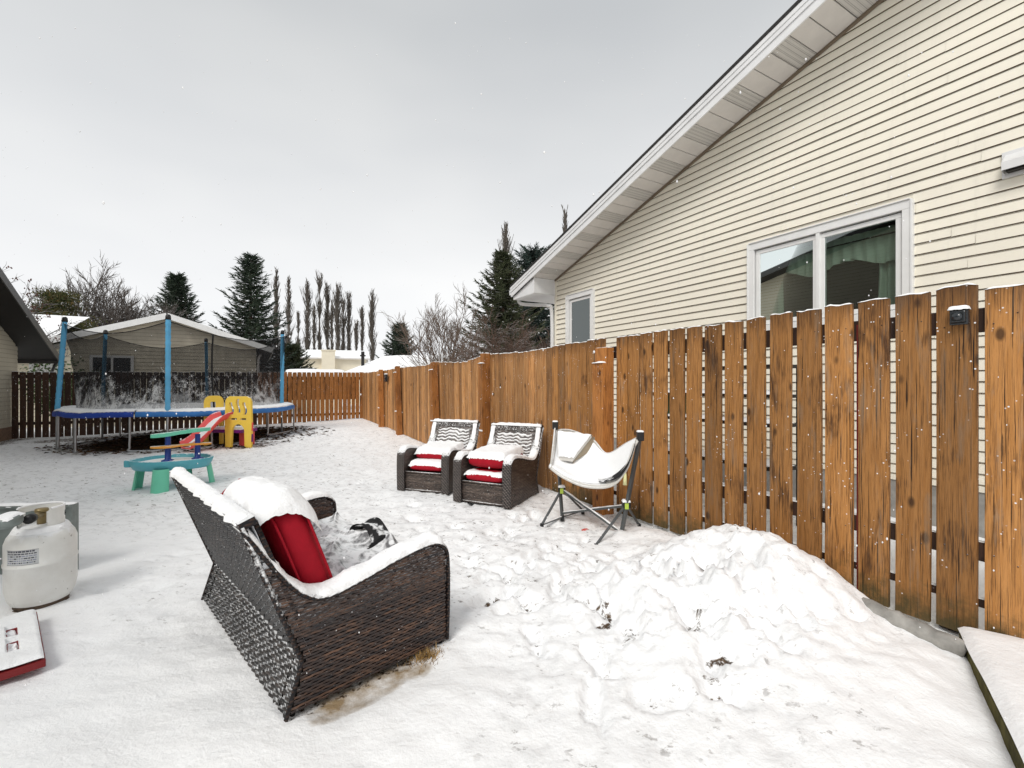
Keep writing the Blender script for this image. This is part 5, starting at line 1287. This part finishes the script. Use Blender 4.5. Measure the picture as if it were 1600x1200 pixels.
# pad in eight sewn lengths; each sags a little differently
SEG=8
for k in range(SEG):
    a0=2*math.pi*(k/SEG)+.25; a1=a0+2*math.pi/SEG-.012; sg_=.018*math.sin(k*2.7); mb=MB()
    def Pq(a,b):
        an=a0+(a1-a0)*a; sag=.03*math.sin(math.pi*a)+sg_*math.sin(math.pi*a*2)
        prof=[(1.95,.025),(2.0,.045),(2.15,.05),(2.30,.045),(2.36,.03),(2.375,-.01),(2.37,-.065),(2.33,-.075)]
        x=b*7; i=min(int(x),6); f=x-i; r=prof[i][0]+(prof[i+1][0]-prof[i][0])*f; z=prof[i][1]+(prof[i+1][1]-prof[i][1])*f
        return ring(r,an)+Vector((0,0,ZF+z-sag*(r-1.9)/.5*.8+.006*nz(an*14,b*3)))
    mb.grid(Pq,26,14); lt=2*math.pi*(k+.5)/SEG+.25
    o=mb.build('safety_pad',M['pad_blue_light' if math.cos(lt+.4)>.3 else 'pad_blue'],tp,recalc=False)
    mb=MB()
    def Pq2(a,b):
        r=1.99+.365*b; e=max(0,1-abs(2*b-1)**6)**.5*min(1,min(a,1-a)*30+.3); p=Pq(a,.12+.42*b); q=p+Vector((0,0,.006+e*(.028+.014*nz(a*20+k*7,b*3))))
        return q
    mb.grid(Pq2,40,10); mb.build('snow_cover',M['snow'],o,recalc=False)
# pole positions (world) and their tops
PL_=[((-9.62,9.62),(-9.45,9.62),2.70),((-6.96,9.20),(-6.95,9.20),2.69),((-6.07,12.0),(-6.05,12.0),2.70),((-8.94,13.35),(-8.94,13.3),2.62),((-10.28,11.42),(-10.2,11.42),2.64)]
for i,(b0,b1,zt_) in enumerate(PL_):
    x0,y0=b0[0]-tc_.x,b0[1]-tc_.y; x1,y1=b1[0]-tc_.x,b1[1]-tc_.y
    mb=MB(); mb.tube([(x0,y0,float(base_h(np.array(b0[0]),np.array(b0[1])))),(x0,y0,.7),(x1,y1,zt_)],.021,8); po=mb.build('pole',M['zinc_tube'],tp)
    pts=[];rs=[]
    for k in range(46):
        f=k/45; pts.append(Vector((x0,y0,.70)).lerp(Vector((x1,y1,zt_-.02)),f)); rs.append(.040+.004*math.sin(k*2.1)+.003*nz(k*.7,i)+(.006 if i<3 else 0))
    mb=MB(); mb.tube(pts,rs,12); mb.build('foam_sleeve',M['sleeve_blue'],po)
    mb=MB(); mb.lathe([(0,.07),(.03,.065),(.045,.04),(.05,0),(.05,-.04),(0,-.04)],(x1,y1,zt_),12); mb.build('pole_cap',M['black_plastic'],po)
# U shaped legs
LG=[((-9.42,9.45),(-8.75,9.12)),((-10.1,10.5),(-10.25,11.9)),((-8.1,13.45),(-7.2,13.35)),((-5.85,12.2),(-5.95,11.1)),((-7.6,9.05),(-6.4,9.7))]
for (ax,ay),(bx,by) in LG:
    ax-=tc_.x;bx-=tc_.x;ay-=tc_.y;by-=tc_.y; za=float(base_h(np.array(ax+tc_.x),np.array(ay+tc_.y)))+.02
    mb=MB(); mb.tube(smooth_path([(ax,ay,ZF),(ax,ay,.3),(ax,ay,za+.08),(ax+(bx-ax)*.06,ay+(by-ay)*.06,za),(bx-(bx-ax)*.06,by-(by-ay)*.06,za),(bx,by,za+.08),(bx,by,.3),(bx,by,ZF)],5),.021,8); mb.build('leg',M['zinc_tube'],tp)
def net_mat():
    t=NT('net_mesh'); o=t.tc(); s_=t.sep(o)
    n=t.noise(t.mapping(o,(1,1,.8)),2.3,4,.6,1.2); n2=t.noise(t.mapping(o,(3.2,3.2,1.6),rot=(.5,.5,0)),4,7,.8,1.4); n3=t.noise(o,45,3,.7)
    hgt=t.math('SUBTRACT',1.0,t.math('MULTIPLY',t.math('SUBTRACT',s_[2],.80),.72),True)   # caught snow thins out upwards
    f=t.math('ADD',t.math('MULTIPLY',n2,1.0),t.math('MULTIPLY',t.math('SUBTRACT',n3,.5),.45)); f=t.math('ADD',f,t.math('MULTIPLY',t.math('SUBTRACT',n,.5),.9))
    f=t.math('ADD',f,t.math('MULTIPLY',hgt,.42)); sn=t.ramp(f,[(.82,0),(1.15,.62)])
    t.fin((.012,.012,.013),.8,None,.1); tr=t.n('ShaderNodeBsdfTransparent'); df=t.n('ShaderNodeBsdfDiffuse'); df.inputs[0].default_value=(.86,.87,.88,1)
    m1=t.n('ShaderNodeMixShader'); t.put(m1.inputs[0],t.math('ADD',.50,t.math('MULTIPLY',n,.25))); t.l(tr.outputs[0],m1.inputs[1]); t.l(t.b.outputs[0],m1.inputs[2])
    m2=t.n('ShaderNodeMixShader'); t.l(sn,m2.inputs[0]); t.l(m1.outputs[0],m2.inputs[1]); t.l(df.outputs[0],m2.inputs[2]); t.l(m2.outputs[0],t.out.inputs[0]); M['net_mesh']=t.mat
net_mat()
pa=sorted([(math.atan2(b1[1]-tc_.y,b1[0]-tc_.x)%(2*math.pi),zt_) for b0,b1,zt_ in PL_])
def netr(a):
    a%=2*math.pi
    n=len(pa)
    for i in range(n):
        x0=pa[i][0]; x1=pa[(i+1)%n][0]+(2*math.pi if i==n-1 else 0); aa=a if a>=x0 else a+2*math.pi
        if x0<=aa<=x1: f=(aa-x0)/(x1-x0); return f,x1-x0,pa[i][1]*(1-f)+pa[(i+1)%n][1]*f
    return 0,1,2.6
def Pn(a,b):
    an=2*math.pi*a; f,spn,zt_=netr(an); sag=4*f*(1-f)*(.17+.06*spn); top=zt_-.06-sag
    rt_=2.24*(math.cos(spn/2)/math.cos((f-.5)*spn) if spn<2.4 else 1-.28*4*f*(1-f))*.5+2.24*.5*(1-.1*4*f*(1-f)); rt_=min(rt_,2.2); r=2.0*(1-b)+rt_*b
    r-=.10*math.sin(math.pi*b)*(.8+.5*math.sin(an*9+1)); r+=.03*fbm(an*3,b*4,3,2,3)
    return ring(r,an)+Vector((0,0,ZF+.05+(top-ZF-.05)*b))
mb=MB(); mb.grid(Pn,150,26); mb.build('safety_net',M['net_mesh'],tp,recalc=False)
mb=MB(); mb.tube([Pn(i/120,1) for i in range(120)],.009,5,closed=True); mb.build('net_rope',M['black_fabric'],tp)
az=(math.atan2(at(335,560,9.9).y-tc_.y,at(335,560,9.9).x-tc_.x)/(2*math.pi))%1
mb=MB(); mb.tube([Pn(az,k/20)+ring(.02,az*2*math.pi) for k in range(21)],.018,5); mb.tube([Pn(az,.45),Pn(az+.012,.2)+ring(.04,az*6.28),Pn(az+.02,.02)+ring(.06,az*6.28)],.012,5); mb.build('net_zip',M['black_fabric'],tp)

# ------------------------------------------------------------------ toddler slide
sl_=thing('toddler_slide','yellow toddler climber with red slide and purple deck in front of the trampoline','slide',(-5.66,9.4,gz(-5.66,9.4)),R(-8))
def arc(cx,cy,r,a0,a1,n): return [(cx+r*math.cos(R(a0+(a1-a0)*i/n)),cy+r*math.sin(R(a0+(a1-a0)*i/n))) for i in range(n+1)]
def rrect(x0,x1,y0,y1,r=.02,n=4): return arc(x1-r,y0+r,r,-90,0,n)+arc(x1-r,y1-r,r,0,90,n)+arc(x0+r,y1-r,r,90,180,n)+arc(x0+r,y0+r,r,180,270,n)
def wav(cx,y0,y1,w,ph):
    L=[(cx-w+.02*math.sin(ph+5*(y-y0)/(y1-y0)),y) for y in [y0+(y1-y0)*i/8 for i in range(9)]]; Rr=[(cx+w+.02*math.sin(ph+5*(y-y0)/(y1-y0)),y) for y in [y1-(y1-y0)*i/8 for i in range(9)]]
    return L+Rr
front=[(-.29,0),(-.16,0),(-.14,.34)]+arc(0,.34,.14,170,10,10)+[(.14,.34),(.15,0),(.29,0),(.305,.5),(.29,.95)]+arc(.16,.93,.13,0,80,5)+arc(-.16,.93,.13,100,180,5)+[(-.305,.5)]
hs=[wav(-.15,.68,.93,.036,0),wav(0,.72,1.0,.034,1),wav(.15,.68,.93,.034,0),rrect(-.19,-.02,.57,.605,.015),rrect(.04,.19,.57,.605,.015)]
mb=MB(); mb.poly([front]+hs,lambda a,b,w_:(a,w_-.0,b),.05); mb.build('side_panel',M['yellow_plastic'],sl_,bevel=.014,recalc=True)
mb=MB(); bk=[(-.20,0),(-.14,0),(-.13,.42),(.13,.42),(.14,0),(.20,0),(.20,.9)]+arc(.06,.92,.14,0,90,5)+arc(-.06,.92,.14,90,180,5)
mb.poly([bk,rrect(-.10,.06,.62,.93,.03)],lambda a,b,w_:(a*.34-.84,w_+.30+a*.85,b),.06); mb.build('side_panel',M['yellow_plastic'],sl_,bevel=.006)
mb=MB(); mb.box(-.86,.02,.056,.55,.29,.36); dk=mb.build('deck',M['purple_plastic'],sl_,bevel=.01)
mb=MB(); mb.box(-.18,.0,.25,.50,.0,.289); mb.build('red_step',M['red_plastic'],sl_,bevel=.01)
mb=MB(); snow_pad(mb,lambda u,v:(-.42+u*.42,.31+v*.23,.362),.05,20,20,2,6,.01); mb.build('snow_cover',M['snow'],dk)
# chute running down towards the camera-left
S0=Vector((-.36,.12,.62)); S1=Vector((-.62,-.62,.03)); 
def chute(a,b):
    c=S0.lerp(S1,a); c.z=.60-.55*(a**1.15)+.05*math.sin(math.pi*a*2)*(1) ; dr=(S1-S0); dr.z=0; dr.normalize(); sd=Vector((-dr.y,dr.x,0)); x=2*b-1
    wall=.13*max(0,(abs(x)-.66)/.34)**1.1; return c+sd*(x*.23)+Vector((0,0,wall))
mb=MB(); mb.grid(lambda a,b:chute(a,b),40,20); ct=mb.build('chute',M['red_plastic'],sl_); sm=ct.modifiers.new('th','SOLIDIFY'); sm.thickness=.02; sm.offset=0
mb=MB(); mb.grid(lambda a,b:chute(.02+.96*a,.15+.7*b)+Vector((0,0,.012+.045*(1-abs(2*b-1)**4)*(.8+.3*nz(a*9,b*3)))),40,16); mb.build('snow_cover',M['snow'],ct)
mb=MB(); mb.box(.292,.31,.01,.05,.35,.52,0); mb.box(.292,.31,.01,.05,.12,.28,1); mb.build('sticker',[M['red_plastic'],M['purple_plastic']],sl_)

# ------------------------------------------------------------------ water table
wc=Vector((-4.47,6.0)); wt=thing('water_table','aqua toddler water table on mint green legs with blue posts and mint top','water table',(wc.x,wc.y,gz(wc.x,wc.y)-.01),R(12))
n_=40
def bowlpt(r,z,a):
    x=r*math.cos(a)*1.08*(1+.05*math.cos(3*a+1)); y=r*math.sin(a)*.86; return (x,y,z)
mb=MB(); prof=[(.02,.27),(.30,.26),(.38,.27),(.415,.33),(.43,.385),(.42,.395),(.395,.39),(.385,.345),(.34,.325),(.02,.325)]
vs=[bowlpt(r,z,2*math.pi*k/n_) for r,z in prof for k in range(n_)]; mb.add(vs,[(i*n_+k,i*n_+(k+1)%n_,(i+1)*n_+(k+1)%n_,(i+1)*n_+k) for i in range(len(prof)-1) for k in range(n_)]); bw=mb.build('basin',M['aqua_plastic'],wt)
mb=MB(); mb.grid(lambda a,b:Vector(bowlpt(.38*b+.002,.345+.02*(1-b**4)+.01*nz(a*8,b*4),2*math.pi*a)),48,14); mb.build('snow_cover',M['snow'],bw)
for (ax,ay,w1) in ((.03,-.36,.105),(-.36,-.02,.10),(.38,.12,.085),(.0,.33,.09)):
    mb=MB(); ang=math.atan2(ay,ax)
    def Pl(a,b):
        th_=ang+(a-.5)*2.2; z=.30*b; rr=w1*(1.05-.12*b); c=Vector((ax,ay,0))*(.86+.10*(1-b)); return c+Vector((rr*math.cos(th_)*1.0,rr*math.sin(th_)*1.0,z))
    mb.grid(Pl,12,6); mb.grid(lambda a,b:Pl(a,b)*1.0-Vector((math.cos(ang)*.10,math.sin(ang)*.10,0))*0+Vector((-.012*math.cos(ang),-.012*math.sin(ang),0)),12,6)
    lg=mb.build('leg',M['mint_plastic'],wt,recalc=False)
for px_,py_ in ((-.03,-.06),(.27,.05)):
    mb=MB(); mb.lathe([(.075,.355),(.07,.37),(.035,.385),(.033,.5),(.030,.69)],(px_,py_,0),14); mb.build('post',M['navy_plastic'],wt)
mb=MB()
def outline(a): 
    x=.30*math.cos(a); y=.15*math.sin(a)*(1+.3*math.cos(2*a)); return (x,y+.02*math.sin(3*x*8))
ol=[outline(2*math.pi*i/40) for i in range(40)]; mb.poly([ol],lambda a,b,w_:(a+.10,b+.0+a*.28,.70+w_-.05*(a<-.15)*0+.03*math.sin(a*6)),.045); tpp=mb.build('top_tray',M['mint_plastic'],wt,bevel=.008)
mb=MB(); mb.poly([[(a*1.04,b*.6) for a,b in ol]],lambda a,b,w_:(a+.12,b-.04+a*.28,.545+w_+.015*math.sin(a*9)),.022); mb.build('orange_ramp',M['orange_plastic'],wt,bevel=.006)
mb=MB(); mb.box(-.46,-.38,-.20,-.06,.31,.40); mb.build('spout',M['aqua_plastic'],bw,bevel=.015)

# ------------------------------------------------------------------ propane tank
tx=-2.925; ty=2.83; pt_=thing('propane_tank','scuffed white propane tank with collar and hose standing in snow at left edge','gas tank',(tx,ty,gz(tx,ty)-.01),R(40))
r_=.163; prof=[(0,.015),(.10,.018),(.135,.036),(.152,.072),(r_,.13),(r_,.268),(r_+.004,.272),(r_+.004,.284),(r_,.288),(r_,.40),(.152,.435),(.135,.462),(.10,.482),(.05,.494),(0,.497)]
mb=MB(); mb.lathe(prof,(0,0,0),56); bd=mb.build('body',M['tank_paint'],pt_)
mb=MB(); mb.lathe([(.122,.005),(.125,.0),(.125,.035),(.118,.035),(.118,.0)],(0,0,0),48); mb.lathe([(.122,.0),(.132,.0),(.132,.01),(.122,.01)],(0,0,0),48); mb.build('foot_ring',plain('rusty_ring',(.10,.07,.05),.8,.3,var=.4,vs=20),pt_)
# collar: a rolled guard with a wide opening and two hand holes
cl_th=[(R(50)+(R(360-40-50+50)-R(50))*0)]
def collar(a0,a1,z0,z1,n=40,holes=()):
    mbx=MB(); L=(a1-a0)*.10
    outl=[(0,z0),(L,z0)]+[(L,z1-.03)]+arc(L-.03,z1-.03,.03,0,90,5)+arc(.03,z1-.03,.03,90,180,5)+[(0,z1-.03)]
    # dense vertical subdivision through strips
    for k in range(n):
        s0=L*k/n; s1=L*(k+1)/n; 
        segs=[(z0,z1)]
        for hs0,hs1,ha,hb in holes:
            if s0>=hs0-1e-6 and s1<=hs1+1e-6: segs=[(z0,ha),(hb,z1)]
        zt2=z1-(.02*(1-min(1,s0/.03))**2)-(.02*(1-min(1,(L-s1)/.03))**2)
        for a,b in segs:
            b=min(b,zt2)
            for rr in (.100,.105):
                A0=a0+s0/.10; A1=a0+s1/.10
                mbx.add([(rr*math.cos(A0),rr*math.sin(A0),a),(rr*math.cos(A1),rr*math.sin(A1),a),(rr*math.cos(A1),rr*math.sin(A1),b),(rr*math.cos(A0),rr*math.sin(A0),b)],[(0,1,2,3)],0,None,True)
            for zz in (a,b): mbx.add([(q*math.cos(A),q*math.sin(A),zz) for A in (A0,A1) for q in (.100,.105)],[(0,1,3,2)],0,None,False)
    return mbx
cm=collar(R(-70),R(190),.475,.60,52,[(.10,.17,.525,.565),(.30,.37,.525,.565)]); 
cm.build('collar',M['tank_paint'],pt_)
mb=MB(); mb.tube([(0,0,.49),(0,0,.575)],.022,10); mb.tube([(0,0,.555),(-.02,-.07,.56),(-.03,-.11,.56)],[.018,.02,.022],10); mb.lathe([(0,.592),(.03,.59),(.034,.577),(.03,.57)],(0,0,0),12); mb.build('valve',plain('brass',(.25,.19,.09),.4,.5,.6),pt_)
mb=MB(); cols=[]
mb.tube([(-.03,-.10,.56),(-.04,-.14,.56)],.028,12); mb.build('valve_nut',M['black_plastic'],pt_)
# label wrapped on the near face
def lab(a0,a1,z0,z1,rr,m,mb):
    n=14; vs=[];
    for i in range(n+1):
        A=a0+(a1-a0)*i/n
        for z in (z0,z1): vs.append((rr*math.cos(A),rr*math.sin(A),z))
    mb.add(vs,[(2*i,2*i+2,2*i+3,2*i+1) for i in range(n)],m,None,False)
vw=math.atan2(-ty,-tx)-R(40)
mb=MB(); A0,A1=vw-R(60),vw-R(4); lab(A0,A1,.296,.385,r_+.0008,0,mb)
lr=random.Random(4)
for j in range(6):
    z=.372-j*.013; a=A0+R(3)
    while a<A1-R(5):
        wd=R(lr.uniform(1.5,6)); lab(a,min(a+wd,A1-R(3)),z,z+(.007 if j else .009),r_+.0014,1 if (j<2 or lr.random()<.3) else 2,mb); a+=wd+R(1)
for z in (.297,.383): lab(A0,A1,z,z+.0015,r_+.0013,1,mb)
mb.build('label',[plain('label_paper',(.55,.56,.56),.6),M['label_dark'],M['label_print']],bd,recalc=False)
mb=MB(); snow_pad(mb,lambda u,v:(u*.098,v*.098,.485-.0*(u*u+v*v)),.012,24,24,3,2.4,.01)
mb.grid(lambda a,b:Vector(((.10+.035*b)*math.cos(a*6.283),(.10+.035*b)*math.sin(a*6.283),.485-.022*b*b+.016*math.sin(math.pi*min(1,b*.9+.1))*(.6+.6*abs(nz(a*14,b))))),60,8)
mb.tube([(.1025*math.cos(R(x)),.1025*math.sin(R(x)),.602+.002*nz(x,1)) for x in range(-60,185,6)],.006,6)
mb.build('snow_cover',M['snow'],pt_)
mb=MB(); mb.tube(smooth_path([(tx+.06,ty-.17,.565),(tx+.03,ty-.22,.56),(tx-.06,ty-.27,.545),(tx-.4,ty-.35,.48),(tx-1.2,ty-.5,.30)],8),.014,8)
o=mb.build('gas_hose',M['black_plastic'],None); tag(o,'black gas hose running left from the propane tank valve','hose')
v0=o.data.vertices
mb=MB(); hp=smooth_path([(tx+.03,ty-.22,.572),(tx-.06,ty-.27,.557),(tx-.4,ty-.35,.492)],8); snow_tube(mb,resample(hp,.01),.06,.03,(.5,-.8,0),3,ragged=.6); mb.build('snow_cover',M['snow'],o)
# regulator beside the valve
mb=MB(); mb.lathe([(0,.03),(.05,.028),(.058,.012),(.058,-.012),(.05,-.028),(0,-.03)],(0,0,0),20); q=mb.build('gas_regulator',M['steel_grey'],None); q.location=(tx+.035,ty-.215,.565); q.rotation_euler=(R(12),0,0); tag(q,'round grey gas regulator dusted with snow between tank collar and hose','regulator')
mb=MB(); snow_pad(mb,lambda u,v:(u*.05,v*.05,.028),.02,14,14,2,2.4,.008); mb.build('snow_cover',M['snow'],q)

# grey green panel of a grill cabinet leaning behind the tank
a=at(-60,812,3.2); b=at(118,783,3.28)
gp=thing('metal_panel','grey green sheet metal panel with folded rim standing behind the propane tank','panel',(b.x,b.y,gz(b.x,b.y)-.02),math.atan2(a.y-b.y,a.x-b.x))
zt_=CZ-(783-600)/F*3.28
mb=MB(); mb.box(0,1.1,-.012,.012,0,zt_); mb.box(0,.02,-.03,-.0125,0,zt_); mb.box(.021,1.1,-.03,-.0125,zt_-.02,zt_); mb.box(0,.02,.0125,.03,0,zt_); mb.box(.021,1.1,.0125,.03,zt_-.02,zt_); mb.build('sheet',M['steel_grey'],gp,bevel=.002)
mb=MB(); 
for k in range(3):
    for sy in (-.0135,.0135): mb.tube([(.06+.35*k,sy,zt_-.06),(.06+.35*k,sy*1.3,zt_-.06)],.008,8)
mb.build('bolt',M['black_plastic'],gp)
mb=MB(); snow_tube(mb,resample([(0,0,zt_),(1.1,0,zt_)],.02),.06,.02,(0,1,0),2); mb.build('snow_cover',M['snow'],gp)

# low red lid with two slots, lower left corner
lz=.055
def gp_(u,v): Yq=(CZ-lz)*F/(v-600); return Vector(((u-800)/F*Yq,Yq,lz))
c0=gp_(58,955);c1_=gp_(72,1030); ex=(c1_-c0).normalized(); L_=(c1_-c0).length; ey=Vector((ex.y,-ex.x,0)); 
if ey.x>0: ey=-ey
rl=thing('red_bench','low dark red slatted bench top blanketed in snow at the lower left corner','bench',(c1_.x,c1_.y,0),math.atan2((-ex).y,(-ex).x))
# local x from near corner to far corner, local y to the left
sgnY=1 if Vector((-math.sin(rl.rotation_euler.z),math.cos(rl.rotation_euler.z),0)).dot(ey)>0 else -1
def BX(x0,x1,y0,y1,z0,z1,mb,m=0): mb.box(x0,x1,min(sgnY*y0,sgnY*y1),max(sgnY*y0,sgnY*y1),z0,z1,m)
mb=MB(); mb.poly([[(0,0),(L_,0),(L_,sgnY*1.0),(0,sgnY*1.0)],[(.19,sgnY*.083),(.325,sgnY*.083),(.325,sgnY*.117),(.19,sgnY*.117)],[(.365,sgnY*.083),(.51,sgnY*.083),(.51,sgnY*.117),(.365,sgnY*.117)]],lambda a,b,w_:(a,b,lz-.035+w_),.035); mb.build('lid',M['bench_red'],rl,bevel=.004)
def holed(a,b): return ((.185<a<.33) or (.36<a<.515)) and .079<b<.121
def Ps_(a,b):
    x=L_*.005+L_*.99*a; y=.006+.98*b; e=min(1,min(x,L_-x)/.02+.1)*min(1,min(y,1-y)/.02+.1); h=.022*e**.5*(.9+.5*nz(x*8,y*8))
    if holed(x,y): h=-.008+.016*nz(x*40,y*40)-.02*(1 if ((x<.20 or .36<x<.375) or y<.087) else 0)
    return (x,sgnY*y,lz+.001+h)
mb=MB(); mb.grid(Ps_,130,190); mb.build('snow_cover',M['snow'],rl)

# ------------------------------------------------------------------ right lower corner: planter board and ledge
pz=.085
def g2(u,v,z=pz): Yq=(CZ-z)*F/(v-600); return Vector(((u-800)/F*Yq,Yq,z))
e0=g2(1509,986);e1=g2(1563,1092); dr=(e1-e0).normalized(); e2=e1+dr*1.2; e0=e0-dr*.02
pb=thing('planter_box','mossy wooden raised bed edge heaped with smooth snow at the lower right corner','planter',(e0.x,e0.y,0))
mb=MB(); mb.beam(Vector((0,0,-.01)),e2-e0+Vector((0,0,-.0))-Vector((0,0,.0)),.045,.16); mb.v=[(x,y,z-.0) for x,y,z in mb.v]
o=mb.build('side_board',M['mossy_wood'],pb,bevel=.004); o.location=(0,0,pz-e0.z-.0+0)
mb=MB(); rt2=Vector((-dr.y,dr.x,0)); rt2=rt2 if rt2.x>0 else -rt2
def Pz(a,b):
    q=(e2-e0)*a+rt2*(-.028+1.9*b); w2=e0+q; pp,ss=yard(w2.x,w2.y); h=.045*min(1,b/.03+.2)**.5+.10*math.exp(-((b-.25)/.25)**2)*(1-a)**.5*0+.03*nz(q.x*2,q.y*2)
    h*=min(1,a*12+.15)**.5
    return (q.x,q.y,pz+h-.01*(b<.004))
mb.grid(Pz,60,80); mb.build('snow_cover',M['snow'],pb)
mb=MB(); pts=[W(3.03+.0*i,1.45-i*.040,.10-.004*i+.012*nz(i*.9,2)) for i in range(16)]; mb.tube(pts,[.045+.016*nz(i*.8,7) for i in range(16)],10)
o=mb.build('edging_log',None or M['edge_log'] if 'edge_log' in M else plain('edge_log',(.30,.29,.27),.95,.1,var=.35,vs=10,bump=.8),None); tag(o,'grey icy edging log half sunk in snow along the foot of the near pickets','edging')

# ------------------------------------------------------------------ small lamps on the fence
def solar(name,label,loc,rz,w,h,par=None):
    t=thing(name,label,'lamp',loc,rz); mb=MB(); mb.box(-.03,0,-w/2,w/2,0,h); mb.box(-.045,-.031,-w/2+.006,w/2-.006,.012,h-.012); mb.build('casing',plain('lamp_black',(.02,.024,.028),.25,.5),t,bevel=.008)
    mb=MB(); mb.tube([(-.046,0,h*.5),(-.052,0,h*.5)],w*.28,12); mb.build('lens',M['dark_glass_solid'],t)
    mb=MB(); snow_pad(mb,lambda u,v:(-.02+u*.026,v*(w/2+.004),h+.001),.02,14,14,3,5,.008); mb.build('snow_cover',M['snow'],t); return t
s_,Y_=s_of_u(1500,3.23); solar('fence_lamp','small black lamp with a white cap of snow on the second picket from right',W(3.237,s_,CZ+(508-600+0)*-1*Y_/F-.0),TH,.075,.085)
s_,Y_=s_of_u(604,3.2); solar('fence_lamp','dark square lamp fixed high on the far board fence by the corner',W(3.2,s_,CZ+(594-600)*-1*Y_/F-.05),TH,.24,.22)
# tuft of dry grass by the sofa foot
q=(-.44,2.26); t=MB(); gr_=random.Random(2)
for i in range(420):
    a=gr_.uniform(0,6.28); rr=abs(gr_.gauss(0,.04)); x=q[0]+rr*math.cos(a)+gr_.uniform(-.03,.05);y=q[1]+rr*math.sin(a)-.02; z=gz(x,y)-.006; L=gr_.uniform(.02,.06); dx,dy=gr_.gauss(0,.6),gr_.gauss(0,.6); w_=.0016
    t.add([(x-w_,y,z),(x+w_,y,z),(x+dx*L*.6,y+dy*L*.6,z+L*.75)],[(0,1,2)],gr_.randint(0,1),None,False)
o=t.build('dry_grass',[plain('straw',(.42,.26,.09),.8),plain('straw_dark',(.14,.08,.03),.9)],None,recalc=False); tag(o,kind='stuff')
# dead leaves and stems under the trampoline
t=MB()
for i in range(2600):
    a=gr_.uniform(0,6.28); rr=2.5*math.sqrt(gr_.random()); x=-8+rr*math.cos(a)*1.05+gr_.uniform(-.3,.9);y=11.25+rr*math.sin(a); z=gz(x,y)+.004; L=gr_.uniform(.03,.09); b=gr_.uniform(0,6.28); w_=L*.35
    t.add([(x,y,z),(x+L*math.cos(b)-w_*math.sin(b),y+L*math.sin(b)+w_*math.cos(b),z+gr_.uniform(0,.03)),(x+2*L*math.cos(b),y+2*L*math.sin(b),z),(x+L*math.cos(b)+w_*math.sin(b),y+L*math.sin(b)-w_*math.cos(b),z+.004)],[(0,1,2,3)],gr_.randint(0,1),None,False)
o=t.build('fallen_leaves',[plain('leaf_brown',(.11,.055,.025),.9),plain('leaf_dark',(.04,.025,.014),.9)],None,recalc=False); tag(o,kind='stuff')
# snowflakes in the air
t=MB()
for i in range(1500):
    y=gr_.uniform(.9,11)**1.0; x=gr_.uniform(-1.15,1.15)*y; z=CZ+gr_.uniform(-.75,.8)*y
    if z<.05: continue
    s_=.0022+.0016*gr_.random()*y**.4
    if y<1.6 and gr_.random()<.8: continue
    t.add([(x+s_,y,z),(x-s_,y,z),(x,y+s_,z),(x,y-s_,z),(x,y,z+s_*1.4),(x,y,z-s_*1.4)],[(0,2,4),(2,1,4),(1,3,4),(3,0,4),(2,0,5),(1,2,5),(3,1,5),(0,3,5)],0,None,True)
o=t.build('falling_snow',plain('flake',(.9,.9,.92),.7),None,recalc=False); tag(o,kind='stuff')
